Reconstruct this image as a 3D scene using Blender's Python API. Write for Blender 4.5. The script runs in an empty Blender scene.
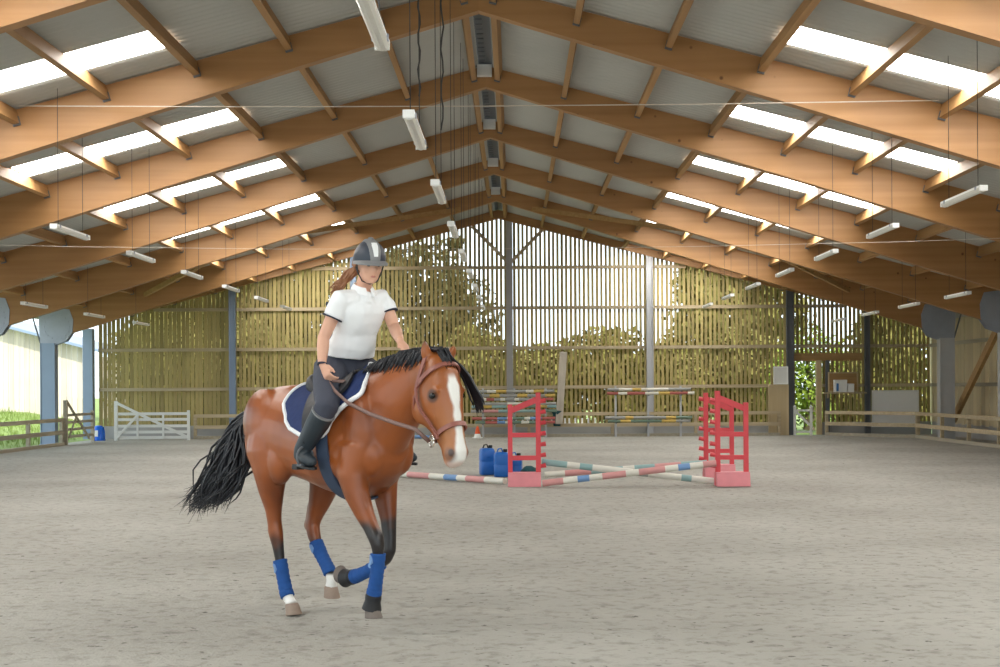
import bpy, bmesh, math, random
from mathutils import Vector, Matrix, noise

# ------------------------------------------------------------------ camera, world, lights
scn = bpy.context.scene
COL = scn.collection
random.seed(7)
FPX, VX, VY, CX, CZ, ROLL = 1451.0, 514.0, 388.0, 0.45, 1.5, 0.006

cam_d = bpy.data.cameras.new('camera')
cam = bpy.data.objects.new('camera', cam_d)
COL.objects.link(cam)
cam_d.sensor_width = 36.0
cam_d.lens = FPX * 36.0 / 1000.0
cam_d.shift_x = -(VX - 500.0) / 1000.0
cam_d.shift_y = (VY - 333.5) / 1000.0
cam_d.clip_end = 500
cam.matrix_world = Matrix.Translation((CX, 0, CZ)) @ Matrix.Rotation(math.pi / 2, 4, 'X') @ Matrix.Rotation(-ROLL, 4, 'Z')
scn.camera = cam

scn.view_settings.view_transform = 'Standard'
scn.view_settings.look = 'None'
scn.view_settings.exposure = 0.72
scn.view_settings.gamma = 1.0
scn.view_settings.use_curve_mapping = False

world = bpy.data.worlds.new('sky')
scn.world = world
world.use_nodes = True
bg = world.node_tree.nodes['Background']
bg.inputs['Color'].default_value = (0.80, 0.93, 1.0, 1)
bg.inputs['Strength'].default_value = 1.5
SKYLIGHT_STRENGTH = 10.0

sun_d = bpy.data.lights.new('sun', 'SUN')
sun_d.energy = 3.0
sun_d.angle = 0.02
sun_d.color = (1.0, 0.95, 0.86)
sun = bpy.data.objects.new('sun', sun_d)
COL.objects.link(sun)
sun.rotation_euler = Vector((-0.35, 0.72, -0.90)).to_track_quat('-Z', 'Y').to_euler()


# ------------------------------------------------------------------ pixel helpers (direction only; depth comes from what a thing touches)
def ray(x, y):
    dx = (x - VX) / FPX
    dy = (VY - y) / FPX
    return dx + ROLL * dy, dy - ROLL * dx


def at(x, y, Y):
    a, b = ray(x, y)
    return Vector((CX + a * Y, Y, CZ + b * Y))


# ------------------------------------------------------------------ materials
MATS = {}


def nodes_of(name):
    m = bpy.data.materials.new(name)
    m.use_nodes = True
    nt = m.node_tree
    MATS[name] = m
    return m, nt, nt.nodes['Principled BSDF']


def plain(name, col, rough=0.6, metal=0.0, var=0.12, scale=8.0, bump=0.0, spec=0.5):
    m, nt, b = nodes_of(name)
    b.inputs['Roughness'].default_value = rough
    b.inputs['Metallic'].default_value = metal
    b.inputs['Specular IOR Level'].default_value = spec
    tc = nt.nodes.new('ShaderNodeTexCoord')
    nz = nt.nodes.new('ShaderNodeTexNoise')
    nz.inputs['Scale'].default_value = scale
    nz.inputs['Detail'].default_value = 4
    nt.links.new(tc.outputs['Object'], nz.inputs['Vector'])
    mx = nt.nodes.new('ShaderNodeMix')
    mx.data_type = 'RGBA'
    c = Vector(col)
    mx.inputs['A'].default_value = (*(c * (1 - var)), 1)
    mx.inputs['B'].default_value = (*[min(1, v) for v in c * (1 + var)], 1)
    nt.links.new(nz.outputs['Fac'], mx.inputs['Factor'])
    nt.links.new(mx.outputs['Result'], b.inputs['Base Color'])
    if bump:
        bp = nt.nodes.new('ShaderNodeBump')
        bp.inputs['Strength'].default_value = bump
        bp.inputs['Distance'].default_value = 0.02
        nt.links.new(nz.outputs['Fac'], bp.inputs['Height'])
        nt.links.new(bp.outputs['Normal'], b.inputs['Normal'])
    return m


def wood(name, c1, c2, axis='X', rnd=0.25, knots=True, rough=0.6, fine=18.0, hue=0.0):
    """grain stretched along one object axis, knots and per-object tone"""
    m, nt, b = nodes_of(name)
    N, L = nt.nodes, nt.links
    b.inputs['Roughness'].default_value = rough
    tc = N.new('ShaderNodeTexCoord')
    mp = N.new('ShaderNodeMapping')
    sc = {'X': (0.35, fine, fine), 'Y': (fine, 0.35, fine), 'Z': (fine, fine, 0.35)}[axis]
    mp.inputs['Scale'].default_value = sc
    L.new(tc.outputs['Object'], mp.inputs['Vector'])
    nz = N.new('ShaderNodeTexNoise')
    nz.inputs['Scale'].default_value = 1.0
    nz.inputs['Detail'].default_value = 6
    L.new(mp.outputs['Vector'], nz.inputs['Vector'])
    rp = N.new('ShaderNodeValToRGB')
    rp.color_ramp.elements[0].position = 0.3
    rp.color_ramp.elements[1].position = 0.7
    rp.color_ramp.elements[0].color = (*c1, 1)
    rp.color_ramp.elements[1].color = (*c2, 1)
    L.new(nz.outputs['Fac'], rp.inputs['Fac'])
    out = rp.outputs['Color']
    big = N.new('ShaderNodeTexNoise')
    big.inputs['Scale'].default_value = 0.9
    L.new(tc.outputs['Object'], big.inputs['Vector'])
    mb_ = N.new('ShaderNodeMix')
    mb_.data_type = 'RGBA'
    mb_.blend_type = 'MULTIPLY'
    mb_.inputs['B'].default_value = (0.80, 0.76, 0.70, 1)
    L.new(big.outputs['Fac'], mb_.inputs['Factor'])
    L.new(out, mb_.inputs['A'])
    out = mb_.outputs['Result']
    if knots:
        vo = N.new('ShaderNodeTexVoronoi')
        vo.inputs['Scale'].default_value = 2.2
        L.new(tc.outputs['Object'], vo.inputs['Vector'])
        kr = N.new('ShaderNodeValToRGB')
        kr.color_ramp.elements[0].position = 0.035
        kr.color_ramp.elements[0].color = (1, 1, 1, 1)
        kr.color_ramp.elements[1].position = 0.075
        kr.color_ramp.elements[1].color = (0, 0, 0, 1)
        L.new(vo.outputs['Distance'], kr.inputs['Fac'])
        mk = N.new('ShaderNodeMix')
        mk.data_type = 'RGBA'
        mk.inputs['B'].default_value = (c1[0] * 0.35, c1[1] * 0.28, c1[2] * 0.22, 1)
        L.new(kr.outputs['Color'], mk.inputs['Factor'])
        L.new(out, mk.inputs['A'])
        out = mk.outputs['Result']
    oi = N.new('ShaderNodeObjectInfo')
    hs = N.new('ShaderNodeHueSaturation')
    mr = N.new('ShaderNodeMapRange')
    mr.inputs['To Min'].default_value = 1 - rnd
    mr.inputs['To Max'].default_value = 1 + rnd
    L.new(oi.outputs['Random'], mr.inputs['Value'])
    L.new(mr.outputs['Result'], hs.inputs['Value'])
    L.new(out, hs.inputs['Color'])
    L.new(hs.outputs['Color'], b.inputs['Base Color'])
    return m


wood('glulam', (0.37, 0.185, 0.062), (0.45, 0.238, 0.088), 'X', 0.06, True, 0.5, 9)
wood('purlin_wood', (0.37, 0.20, 0.075), (0.47, 0.27, 0.11), 'Y', 0.15, False, 0.6, 14)
wood('slat_wood', (0.38, 0.30, 0.115), (0.51, 0.415, 0.18), 'Z', 0.20, True, 0.75, 20)
wood('side_board', (0.62, 0.52, 0.33), (0.76, 0.66, 0.45), 'Z', 0.14, True, 0.75, 14)
wood('rail_wood', (0.48, 0.39, 0.25), (0.62, 0.52, 0.36), 'X', 0.1, False, 0.75, 14)
wood('fence_wood', (0.38, 0.34, 0.26), (0.50, 0.46, 0.37), 'Y', 0.1, False, 0.8, 14)
wood('dark_brace', (0.38, 0.22, 0.08), (0.5, 0.31, 0.13), 'X', 0.1, False, 0.6, 14)
wood('plywood', (0.55, 0.43, 0.25), (0.66, 0.54, 0.34), 'Z', 0.06, False, 0.7, 6)
wood('pale_plank', (0.42, 0.38, 0.32), (0.55, 0.5, 0.42), 'Z', 0.06, False, 0.7, 8)
wood('barn_board', (0.66, 0.58, 0.50), (0.80, 0.72, 0.64), 'Z', 0.12, False, 0.8, 10)
plain('roof_sheet', (0.47, 0.475, 0.45), 0.85, 0, 0.10, 0.8)
plain('steel_blue', (0.26, 0.33, 0.45), 0.5, 0.2, 0.06, 3)
plain('steel_grey', (0.50, 0.51, 0.53), 0.5, 0.3, 0.08, 5)
plain('steel_dark', (0.13, 0.14, 0.155), 0.55, 0.3, 0.1, 5)
plain('galvanised', (0.35, 0.38, 0.45), 0.45, 0.35, 0.10, 6)
plain('plinth', (0.42, 0.41, 0.40), 0.9, 0, 0.12, 3)
plain('white_paint', (0.80, 0.80, 0.77), 0.6, 0, 0.04, 6)
plain('white_plastic', (0.90, 0.90, 0.88), 0.35, 0, 0.03, 6)
plain('clear_diffuser', (0.76, 0.76, 0.72), 0.25, 0, 0.05, 20)
plain('cable_dark', (0.05, 0.05, 0.05), 0.6)
plain('cable_white', (0.62, 0.56, 0.48), 0.6)
plain('red_paint', (0.66, 0.06, 0.075), 0.45, 0, 0.10, 6)
plain('pink_base', (0.72, 0.25, 0.28), 0.6, 0, 0.14, 5)
plain('pole_white', (0.72, 0.70, 0.62), 0.55, 0, 0.08, 6)
plain('pole_pink', (0.62, 0.29, 0.28), 0.55, 0, 0.10, 6)
plain('pole_red', (0.45, 0.12, 0.10), 0.55, 0, 0.10, 6)
plain('pole_blue', (0.16, 0.30, 0.55), 0.55, 0, 0.10, 6)
plain('pole_teal', (0.27, 0.42, 0.42), 0.55, 0, 0.10, 6)
plain('pole_yellow', (0.62, 0.42, 0.10), 0.55, 0, 0.10, 6)
plain('pole_green', (0.16, 0.24, 0.18), 0.55, 0, 0.10, 6)
plain('pole_grey', (0.36, 0.36, 0.34), 0.55, 0, 0.10, 6)
plain('blue_plastic', (0.015, 0.13, 0.48), 0.4, 0, 0.12, 5)
plain('blue_tub', (0.01, 0.14, 0.72), 0.25, 0, 0.05, 5)
plain('teal_fabric', (0.02, 0.08, 0.09), 0.9, 0, 0.2, 12)
plain('black_rubber', (0.015, 0.015, 0.017), 0.6, 0, 0.2, 9)
plain('leather_black', (0.010, 0.011, 0.015), 0.55, 0, 0.2, 18, 0.15)
plain('boot_leather', (0.022, 0.032, 0.042), 0.5, 0, 0.3, 9, 0.1)
plain('girth_web', (0.035, 0.055, 0.10), 0.7, 0, 0.2, 14)
plain('leather_brown', (0.28, 0.10, 0.075), 0.45, 0, 0.15, 20)
plain('rein_leather', (0.22, 0.13, 0.11), 0.5, 0, 0.15, 20)
plain('chrome', (0.75, 0.72, 0.66), 0.2, 1.0, 0.02, 5)
plain('pad_navy', (0.010, 0.026, 0.11), 0.85, 0, 0.2, 30, 0.2)
plain('pad_white', (0.85, 0.86, 0.88), 0.8, 0, 0.03, 20)
plain('wrap_blue', (0.010, 0.072, 0.27), 0.85, 0, 0.15, 30, 0.2)
plain('wrap_patch', (0.18, 0.32, 0.58), 0.8, 0, 0.15, 30)
plain('skin', (0.72, 0.40, 0.28), 0.5, 0, 0.06, 10)
plain('lip', (0.58, 0.22, 0.18), 0.45, 0, 0.05, 10)
plain('shirt_white', (0.92, 0.93, 0.95), 0.85, 0, 0.02, 12, 0.1)
plain('navy_trim', (0.02, 0.025, 0.05), 0.8)
plain('breeches', (0.055, 0.060, 0.085), 0.85, 0, 0.12, 20, 0.1)
plain('helmet_navy', (0.025, 0.034, 0.055), 0.45, 0, 0.1, 10)
plain('helmet_grey', (0.22, 0.22, 0.225), 0.5, 0, 0.08, 20)
plain('helmet_silver', (0.85, 0.86, 0.86), 0.3, 0, 0.03, 20)
plain('hair_brown', (0.26, 0.105, 0.04), 0.55, 0, 0.3, 30)
plain('horse_hair', (0.014, 0.015, 0.020), 0.42, 0, 0.4, 40)
plain('eye_dark', (0.006, 0.005, 0.005), 0.1)
plain('hoof_horn', (0.30, 0.22, 0.17), 0.7, 0, 0.25, 14)
plain('hoof_dark', (0.17, 0.14, 0.12), 0.75, 0, 0.3, 14)
plain('bark', (0.13, 0.10, 0.06), 0.9, 0, 0.3, 6)
plain('leaf_olive', (0.175, 0.155, 0.026), 0.8, 0, 0.35, 1.2)
plain('leaf_dark', (0.075, 0.066, 0.014), 0.8, 0, 0.35, 1.2)
plain('leaf_bright', (0.22, 0.30, 0.03), 0.8, 0, 0.35, 1.5)
plain('grass', (0.19, 0.26, 0.06), 0.9, 0, 0.35, 1.5)
plain('barn_roof', (0.42, 0.45, 0.55), 0.6, 0, 0.05, 2)
plain('bounce_gravel', (0.56, 0.53, 0.47), 0.95, 0, 0.15, 6, 0.3)  # pale ground for the added yard that reflects daylight indoors
plain('cone_orange', (0.75, 0.10, 0.02), 0.5)
plain('sign_blue', (0.05, 0.2, 0.5), 0.5)

# arena sand
m, nt, b = nodes_of('sand')
N, L = nt.nodes, nt.links
b.inputs['Roughness'].default_value = 0.95
b.inputs['Specular IOR Level'].default_value = 0.2
tc = N.new('ShaderNodeTexCoord')
n1 = N.new('ShaderNodeTexNoise'); n1.inputs['Scale'].default_value = 0.35; n1.inputs['Detail'].default_value = 5
n2 = N.new('ShaderNodeTexNoise'); n2.inputs['Scale'].default_value = 8.0; n2.inputs['Detail'].default_value = 9; n2.inputs['Roughness'].default_value = 0.65
n3 = N.new('ShaderNodeTexNoise'); n3.inputs['Scale'].default_value = 45.0; n3.inputs['Detail'].default_value = 6
for n in (n1, n2, n3):
    L.new(tc.outputs['Object'], n.inputs['Vector'])
r1 = N.new('ShaderNodeValToRGB')
r1.color_ramp.elements[0].position = 0.32; r1.color_ramp.elements[0].color = (0.365, 0.350, 0.312, 1)
r1.color_ramp.elements[1].position = 0.68; r1.color_ramp.elements[1].color = (0.475, 0.462, 0.418, 1)
L.new(n1.outputs['Fac'], r1.inputs['Fac'])
r2 = N.new('ShaderNodeValToRGB')
r2.color_ramp.elements[0].position = 0.30; r2.color_ramp.elements[0].color = (0.42, 0.40, 0.37, 1)
r2.color_ramp.elements[1].position = 0.50; r2.color_ramp.elements[1].color = (1, 1, 1, 1)
L.new(n2.outputs['Fac'], r2.inputs['Fac'])
mx = N.new('ShaderNodeMix'); mx.data_type = 'RGBA'; mx.blend_type = 'MULTIPLY'; mx.inputs['Factor'].default_value = 0.6
L.new(r1.outputs['Color'], mx.inputs['A']); L.new(r2.outputs['Color'], mx.inputs['B'])
n4 = N.new('ShaderNodeTexNoise'); n4.inputs['Scale'].default_value = 11.0; n4.inputs['Detail'].default_value = 3; n4.inputs['Roughness'].default_value = 0.7
L.new(tc.outputs['Object'], n4.inputs['Vector'])
r4 = N.new('ShaderNodeValToRGB')
r4.color_ramp.elements[0].position = 0.30; r4.color_ramp.elements[0].color = (0.30, 0.29, 0.27, 1)
r4.color_ramp.elements[1].position = 0.37; r4.color_ramp.elements[1].color = (1, 1, 1, 1)
L.new(n4.outputs['Fac'], r4.inputs['Fac'])
mx4 = N.new('ShaderNodeMix'); mx4.data_type = 'RGBA'; mx4.blend_type = 'MULTIPLY'; mx4.inputs['Factor'].default_value = 0.9
L.new(mx.outputs['Result'], mx4.inputs['A']); L.new(r4.outputs['Color'], mx4.inputs['B'])
L.new(mx4.outputs['Result'], b.inputs['Base Color'])
ad = N.new('ShaderNodeMath'); ad.operation = 'MULTIPLY_ADD'; ad.inputs[1].default_value = 0.25
L.new(n3.outputs['Fac'], ad.inputs[0]); L.new(n2.outputs['Fac'], ad.inputs[2])
bp = N.new('ShaderNodeBump'); bp.inputs['Strength'].default_value = 0.8; bp.inputs['Distance'].default_value = 0.05
L.new(ad.outputs[0], bp.inputs['Height']); L.new(bp.outputs['Normal'], b.inputs['Normal'])

# rooflight glazing: white sheet lit through by the sky
m, nt, b = nodes_of('rooflight')
b.inputs['Base Color'].default_value = (0.8, 0.85, 0.85, 1)
b.inputs['Emission Color'].default_value = (1.0, 0.98, 0.94, 1)
b.inputs['Emission Strength'].default_value = SKYLIGHT_STRENGTH

# horse coat driven by a colour attribute
m, nt, b = nodes_of('coat')
at_n = nt.nodes.new('ShaderNodeAttribute'); at_n.attribute_name = 'coat_colour'
nt.links.new(at_n.outputs['Color'], b.inputs['Base Color'])
b.inputs['Roughness'].default_value = 0.36
b.inputs['Specular IOR Level'].default_value = 0.5


# ------------------------------------------------------------------ mesh builder
def V(*a):
    return Vector(a[0]) if len(a) == 1 else Vector(a)


class MB:
    def __init__(self):
        self.v, self.f, self.m = [], [], []

    def add(self, vs, fs, mi=0):
        o = len(self.v)
        self.v += [Vector(p) for p in vs]
        self.f += [tuple(i + o for i in f) for f in fs]
        self.m += [mi] * len(fs)
        return self

    def box(self, c, s, R=None, mi=0):
        x, y, z = s[0] / 2, s[1] / 2, s[2] / 2
        vs = [V(i, j, k) for i in (-x, x) for j in (-y, y) for k in (-z, z)]
        if R is not None:
            vs = [R @ p for p in vs]
        vs = [p + V(c) for p in vs]
        return self.add(vs, [(0, 1, 3, 2), (4, 6, 7, 5), (0, 4, 5, 1), (2, 3, 7, 6), (0, 2, 6, 4), (1, 5, 7, 3)], mi)

    def bar(self, p, q, w, h, up=(0, 0, 1), mi=0):
        p, q = V(p), V(q)
        d = (q - p).normalized()
        s = d.cross(V(up))
        if s.length < 1e-4:
            s = d.cross(V(1, 0, 0))
        s.normalize()
        t = s.cross(d)
        vs = []
        for c in (p, q):
            for a, b_ in ((-1, -1), (1, -1), (1, 1), (-1, 1)):
                vs.append(c + s * (a * w / 2) + t * (b_ * h / 2))
        return self.add(vs, [(3, 2, 1, 0), (4, 5, 6, 7), (0, 1, 5, 4), (1, 2, 6, 5), (2, 3, 7, 6), (3, 0, 4, 7)], mi)

    def loft(self, rings, closed=True, caps=True, mi=0):
        n = len(rings[0])
        vs = [p for r in rings for p in r]
        fs = []
        e = n if closed else n - 1
        for i in range(len(rings) - 1):
            for j in range(e):
                k = (j + 1) % n
                fs.append((i * n + j, i * n + k, (i + 1) * n + k, (i + 1) * n + j))
        if caps and closed:
            fs.append(tuple(range(n - 1, -1, -1)))
            fs.append(tuple((len(rings) - 1) * n + j for j in range(n)))
        return self.add(vs, fs, mi)

    def tube(self, pts, r, n=8, side=None, flat=1.0, mi=0):
        pts = [V(p) for p in pts]
        if not isinstance(r, (list, tuple)):
            r = [r] * len(pts)
        rings = []
        prev = None
        for i, p in enumerate(pts):
            d = (pts[min(i + 1, len(pts) - 1)] - pts[max(i - 1, 0)]).normalized()
            ref = V(side) if side is not None else (prev if prev is not None else (V(0, 0, 1) if abs(d.z) < 0.9 else V(1, 0, 0)))
            s = ref - d * ref.dot(d)
            s.normalize()
            prev = s
            t = d.cross(s)
            rings.append([p + s * (math.cos(2 * math.pi * k / n) * r[i]) + t * (math.sin(2 * math.pi * k / n) * r[i] * flat) for k in range(n)])
        return self.loft(rings, mi=mi)

    def prism(self, poly, ext, mi=0):
        n = len(poly)
        a = [V(p) for p in poly]
        c = [p + V(ext) for p in a]
        fs = [tuple(range(n)), tuple(range(2 * n - 1, n - 1, -1))]
        for i in range(n):
            j = (i + 1) % n
            fs.append((i, i + n, j + n, j))
        return self.add(a + c, fs, mi)

    def lathe(self, prof, c=(0, 0, 0), n=16, R=None, sx=1, sy=1, mi=0):
        rings = []
        for r, z in prof:
            ring = []
            for k in range(n):
                t = 2 * math.pi * k / n
                p = V(r * math.cos(t) * sx, r * math.sin(t) * sy, z)
                if R is not None:
                    p = R @ p
                ring.append(p + V(c))
            rings.append(ring)
        return self.loft(rings, mi=mi)

    def ball(self, c, r, n=12, R=None, mi=0):
        rx, ry, rz = r if isinstance(r, (tuple, list)) else (r, r, r)
        rings = []
        for i in range(1, n):
            t = math.pi * i / n
            ring = []
            for k in range(n + 4):
                a = 2 * math.pi * k / (n + 4)
                p = V(rx * math.sin(t) * math.cos(a), ry * math.sin(t) * math.sin(a), rz * math.cos(t))
                if R is not None:
                    p = R @ p
                ring.append(p + V(c))
            rings.append(ring)
        return self.loft(rings, mi=mi)

    def mesh(self, name, origin=(0, 0, 0)):
        me = bpy.data.meshes.new(name)
        o = V(origin)
        me.from_pydata([p - o for p in self.v], [], self.f)
        me.polygons.foreach_set('material_index', self.m)
        bm = bmesh.new()
        bm.from_mesh(me)
        bmesh.ops.recalc_face_normals(bm, faces=bm.faces)
        bm.to_mesh(me)
        bm.free()
        me.update()
        return me

    def build(self, name, mats, parent=None, smooth=False, base=None, auto=None):
        """links the collected shapes as ONE mesh object; coordinates are world (or the parent's local frame when base is None and parent has a frame)"""
        if base is None:
            if parent is not None:
                base = V(ORIG.get(parent.name, (0, 0, 0)))
            elif self.v:
                xs = [p.x for p in self.v]; ys = [p.y for p in self.v]; zs = [p.z for p in self.v]
                base = V((min(xs) + max(xs)) / 2, (min(ys) + max(ys)) / 2, min(zs))
        me = self.mesh(name, base)
        return link(name, me, mats, parent, base, smooth, auto)


ORIG = {}


def link(name, me, mats, parent=None, base=(0, 0, 0), smooth=False, auto=None):
    if not isinstance(mats, (list, tuple)):
        mats = [mats]
    for mt in mats:
        me.materials.append(MATS[mt] if isinstance(mt, str) else mt)
    if smooth:
        me.polygons.foreach_set('use_smooth', [True] * len(me.polygons))
        if auto:
            me.set_sharp_from_angle(angle=math.radians(auto))
    o = bpy.data.objects.new(name, me)
    COL.objects.link(o)
    if parent is not None:
        o.parent = parent
        ORIG[o.name] = ORIG.get(parent.name, V(0, 0, 0))
    else:
        o.location = base
        ORIG[o.name] = V(base)
    return o


def tag(o, label=None, cat=None, group=None, kind=None):
    if label: o['label'] = label
    if cat: o['category'] = cat
    if group: o['group'] = group
    if kind: o['kind'] = kind
    return o


def empty(name, loc, label=None, cat=None, group=None, kind=None):
    o = bpy.data.objects.new(name, None)
    COL.objects.link(o)
    o.location = loc
    o.empty_display_size = 0.2
    ORIG[o.name] = V(loc)
    return tag(o, label, cat, group, kind)


def copy_child(o, parent, loc=None, scale=None, name=None):
    c = o.copy()
    COL.objects.link(c)
    c.parent = parent
    if loc is not None:
        c.location = loc
    if scale is not None:
        c.scale = scale
    return c


def copy_tree(root, loc, rotz=None):
    r = root.copy()
    COL.objects.link(r)
    r.location = loc
    if rotz is not None:
        r.rotation_euler = (0, 0, rotz)
    for ch in list(root.children):
        c = ch.copy(); COL.objects.link(c); c.parent = r
        for g in list(ch.children):
            d = g.copy(); COL.objects.link(d); d.parent = c
    return r


ORD = ['first', 'second', 'third', 'fourth', 'fifth', 'sixth', 'seventh', 'eighth', 'ninth', 'tenth', 'eleventh']

# ------------------------------------------------------------------ structure: floor
APEX_TOP, SLOPE = 6.99, 0.265
APEX_BOT, BSLOPE = 6.63, 0.313
GABLE_Y = 44.8
FRAMES = [9.8 + 5 * k for k in range(7)]          # 9.8 .. 39.8
ROOF_Y0 = -5.2


def ztop(x):
    return APEX_TOP - SLOPE * abs(x)


mb = MB()
ys = []
y = -5.2
while y < 44.7:
    ys.append(y)
    y += 0.06 if 7 < y < 14 else (0.12 if y < 24 else 0.3)
ys.append(44.75)
xs = []
x = -12.4
while x < 13.4:
    xs.append(x)
    x += 0.09 if -5.2 < x < 5.2 else 0.3
xs.append(13.4)
vs, fs = [], []
for yy in ys:
    for xx in xs:
        p = V(xx * 1.1, yy * 2.2, 0)
        h = 0.5 * noise.noise(p) + 0.35 * noise.noise(V(xx * 3.1, yy * 6.5, 3)) + 0.25 * noise.noise(V(xx * 9, yy * 14, 7))
        edge = min(1.0, max(0.0, (44.2 - yy) / 2), max(0.0, (11.9 - abs(xx)) / 1.5))
        vs.append((xx, yy, (h * 0.016 - 0.012) * edge))
nx = len(xs)
for j in range(len(ys) - 1):
    for i in range(nx - 1):
        fs.append((j * nx + i, j * nx + i + 1, (j + 1) * nx + i + 1, (j + 1) * nx + i))
me = bpy.data.meshes.new('floor')
me.from_pydata(vs, [], fs)
tag(link('floor', me, 'sand', None, (0, 0, 0), True), kind='structure')

# ------------------------------------------------------------------ structure: roof
ceiling = empty('ceiling', (0, 20, 0), kind='structure')
SLOPE_A = math.atan(SLOPE)
BAYS = [ROOF_Y0 + 5 * k for k in range(10)]       # -5.2 .. 39.8


def sheet(mbd, x0, x1, y0, y1, base_y):
    """corrugated sheet on one slope; the waves run down the slope"""
    per, amp, seg = 0.177, 0.022, 6
    n = max(2, int(round((y1 - y0) / per * seg)))
    top, low = [], []
    for i in range(n + 1):
        yy = y0 + (y1 - y0) * i / n
        w = amp * math.cos(2 * math.pi * (yy - base_y) / per) + amp + 0.012
        top.append(V(x0, yy, ztop(x0) + w))
        low.append(V(x1, yy, ztop(x1) + w))
    vs = top + low
    fs = [(i, i + 1, n + 2 + i, n + 1 + i) for i in range(n)]
    mbd.add(vs, fs)


PX = [0.22, 1.35, 2.6, 3.85, 5.08, 6.3, 7.5, 8.75, 10.0, 11.3]
win = 0
for bi, y0 in enumerate(BAYS):
    s0, s1 = y0 + 3.18, y0 + 4.03
    y1 = y0 + 5.0
    if y0 > 39:
        y1 = 45.4
    for sg in (-1, 1):
        eave = 13.1 if sg < 0 else 13.9
        mbd = MB()
        sheet(mbd, sg * 0.12, sg * eave, y0, s0, y0)
        sheet(mbd, sg * 0.12, sg * 3.90, s0, s1, y0)
        sheet(mbd, sg * 7.5, sg * eave, s0, s1, y0)
        sheet(mbd, sg * 0.12, sg * eave, s1, y1, y0)
        o = mbd.build('roof_sheet', 'roof_sheet', ceiling, True)
        win += 1
        wn = empty('window_%d' % win, (sg * 5.7, (s0 + s1) / 2, ztop(5.7)), kind='structure')
        for a in ((3.90, 5.08), (5.08, 6.3), (6.3, 7.5)):
            q = MB()
            sheet(q, sg * a[0], sg * a[1], s0, s1, y0)
            q.build('pane', 'rooflight', wn, True)
# ridge ventilator strip and purlins
q = MB()
q.box((0, 20.1, APEX_TOP + 0.05), (0.30, 50.4, 0.05))
for k in range(120):
    q.box((-0.05, 10 + k * 0.3, APEX_TOP + 0.02), (0.10, 0.10, 0.02))
q.build('ridge_ventilator', 'steel_dark', ceiling)
pm = MB()
pm.box((0, 0, 0), (0.085, 4.82, 0.20))
purl_me = pm.mesh('purlin')
purl_me.materials.append(MATS['purlin_wood'])
hm = MB()
hm.box((0, 2.385, -0.06), (0.10, 0.045, 0.12))
hang_me = hm.mesh('hanger')
hang_me.materials.append(MATS['steel_dark'])
CY = V(0, 20, 0)
for y0 in FRAMES:
    for sg in (-1, 1):
        for xx in PX:
            o = bpy.data.objects.new('purlin', purl_me)
            COL.objects.link(o)
            o.parent = ceiling
            o.location = V(sg * xx, y0 + 2.5, ztop(xx) - 0.105) - CY
            o.rotation_euler = (0, sg * SLOPE_A, 0)
            h = bpy.data.objects.new('hanger', hang_me)
            COL.objects.link(h)
            h.parent = o

# ------------------------------------------------------------------ portal frames
def portal(y, label):
    r = empty('portal_frame', (0, y, 0), label, 'frame', 'timber portal frames across the hall')
    t = 0.19
    for sg in (-1, 1):
        kx = 12.5
        poly = [(0, APEX_BOT), (sg * kx, APEX_BOT - BSLOPE * kx + 0.10), (sg * kx, ztop(kx)), (0, APEX_TOP)]
        q = MB()
        q.prism([(a, y - t / 2, c) for a, c in poly], (0, t, 0))
        q.build('rafter', 'glulam', r)
        # steel H column
        q = MB()
        cx = sg * 12.3
        q.box((cx - 0.19, y, 1.40), (0.022, 0.30, 2.8))
        q.box((cx + 0.19, y, 1.40), (0.022, 0.30, 2.8))
        q.box((cx, y, 1.40), (0.36, 0.26, 2.8))
        q.box((cx, y, 0.02), (0.46, 0.36, 0.04))
        q.build('column', 'steel_blue' if sg < 0 else 'steel_grey', r)
        # octagonal knee plates on both faces with bolt heads
        q = MB()
        c0 = V(sg * 12.12, 0, 3.22)
        outl = [(-0.42, 0.50), (-0.52, 0.22), (-0.50, -0.12), (-0.33, -0.36), (-0.02, -0.47), (0.38, -0.47), (0.42, 0.10), (0.42, 0.42), (0.05, 0.56)]
        for yy in (y - t / 2 - 0.014, y + t / 2):
            q.prism([(c0.x + sg * a, yy, c0.z + c) for a, c in outl], (0, 0.014, 0))
        for k in range(16):
            a = 2 * math.pi * k / 16
            q.box((c0.x + sg * (-0.06 + 0.34 * math.cos(a)), y - t / 2 - 0.02, c0.z + 0.03 + 0.34 * math.sin(a)), (0.035, 0.02, 0.035))
        q.build('knee_plate', 'galvanised', r)
        # thin tie rod from the column top to the eave
        q = MB()
        q.tube([(sg * 12.5, y - 0.05, 2.75), (sg * 12.72, y - 0.05, 3.5)], 0.022, 6)
        q.build('tie_rod', 'steel_dark', r)
    q = MB()
    q.box((-0.02, y - t / 2 - 0.07, APEX_TOP - 0.10), (0.25, 0.13, 0.19))
    q.build('ridge_bracket', 'white_paint', r)
    return r


for k, y in enumerate(FRAMES):
    portal(y, '%s glued timber portal frame counted from the slatted end wall' % ORD[len(FRAMES) - 1 - k])

# wind braces in the last bays
for sg in (-1, 1):
    for k, ((xa, ya), (xb, yb)) in enumerate([((1.0, 39.6), (5.6, 35.1)), ((6.2, 35.1), (9.6, 39.6))]):
        q = MB()
        q.bar((sg * xa, ya, ztop(xa) - 0.34), (sg * xb, yb, ztop(xb) - 0.34), 0.09, 0.12)
        tag(q.build('wind_brace', 'dark_brace'),
            'diagonal timber brace under the roof slope of the %s side, %s' % ('open' if sg < 0 else 'closed', 'upper one' if k == 0 else 'lower one'),
            'brace', 'roof wind braces')

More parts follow.
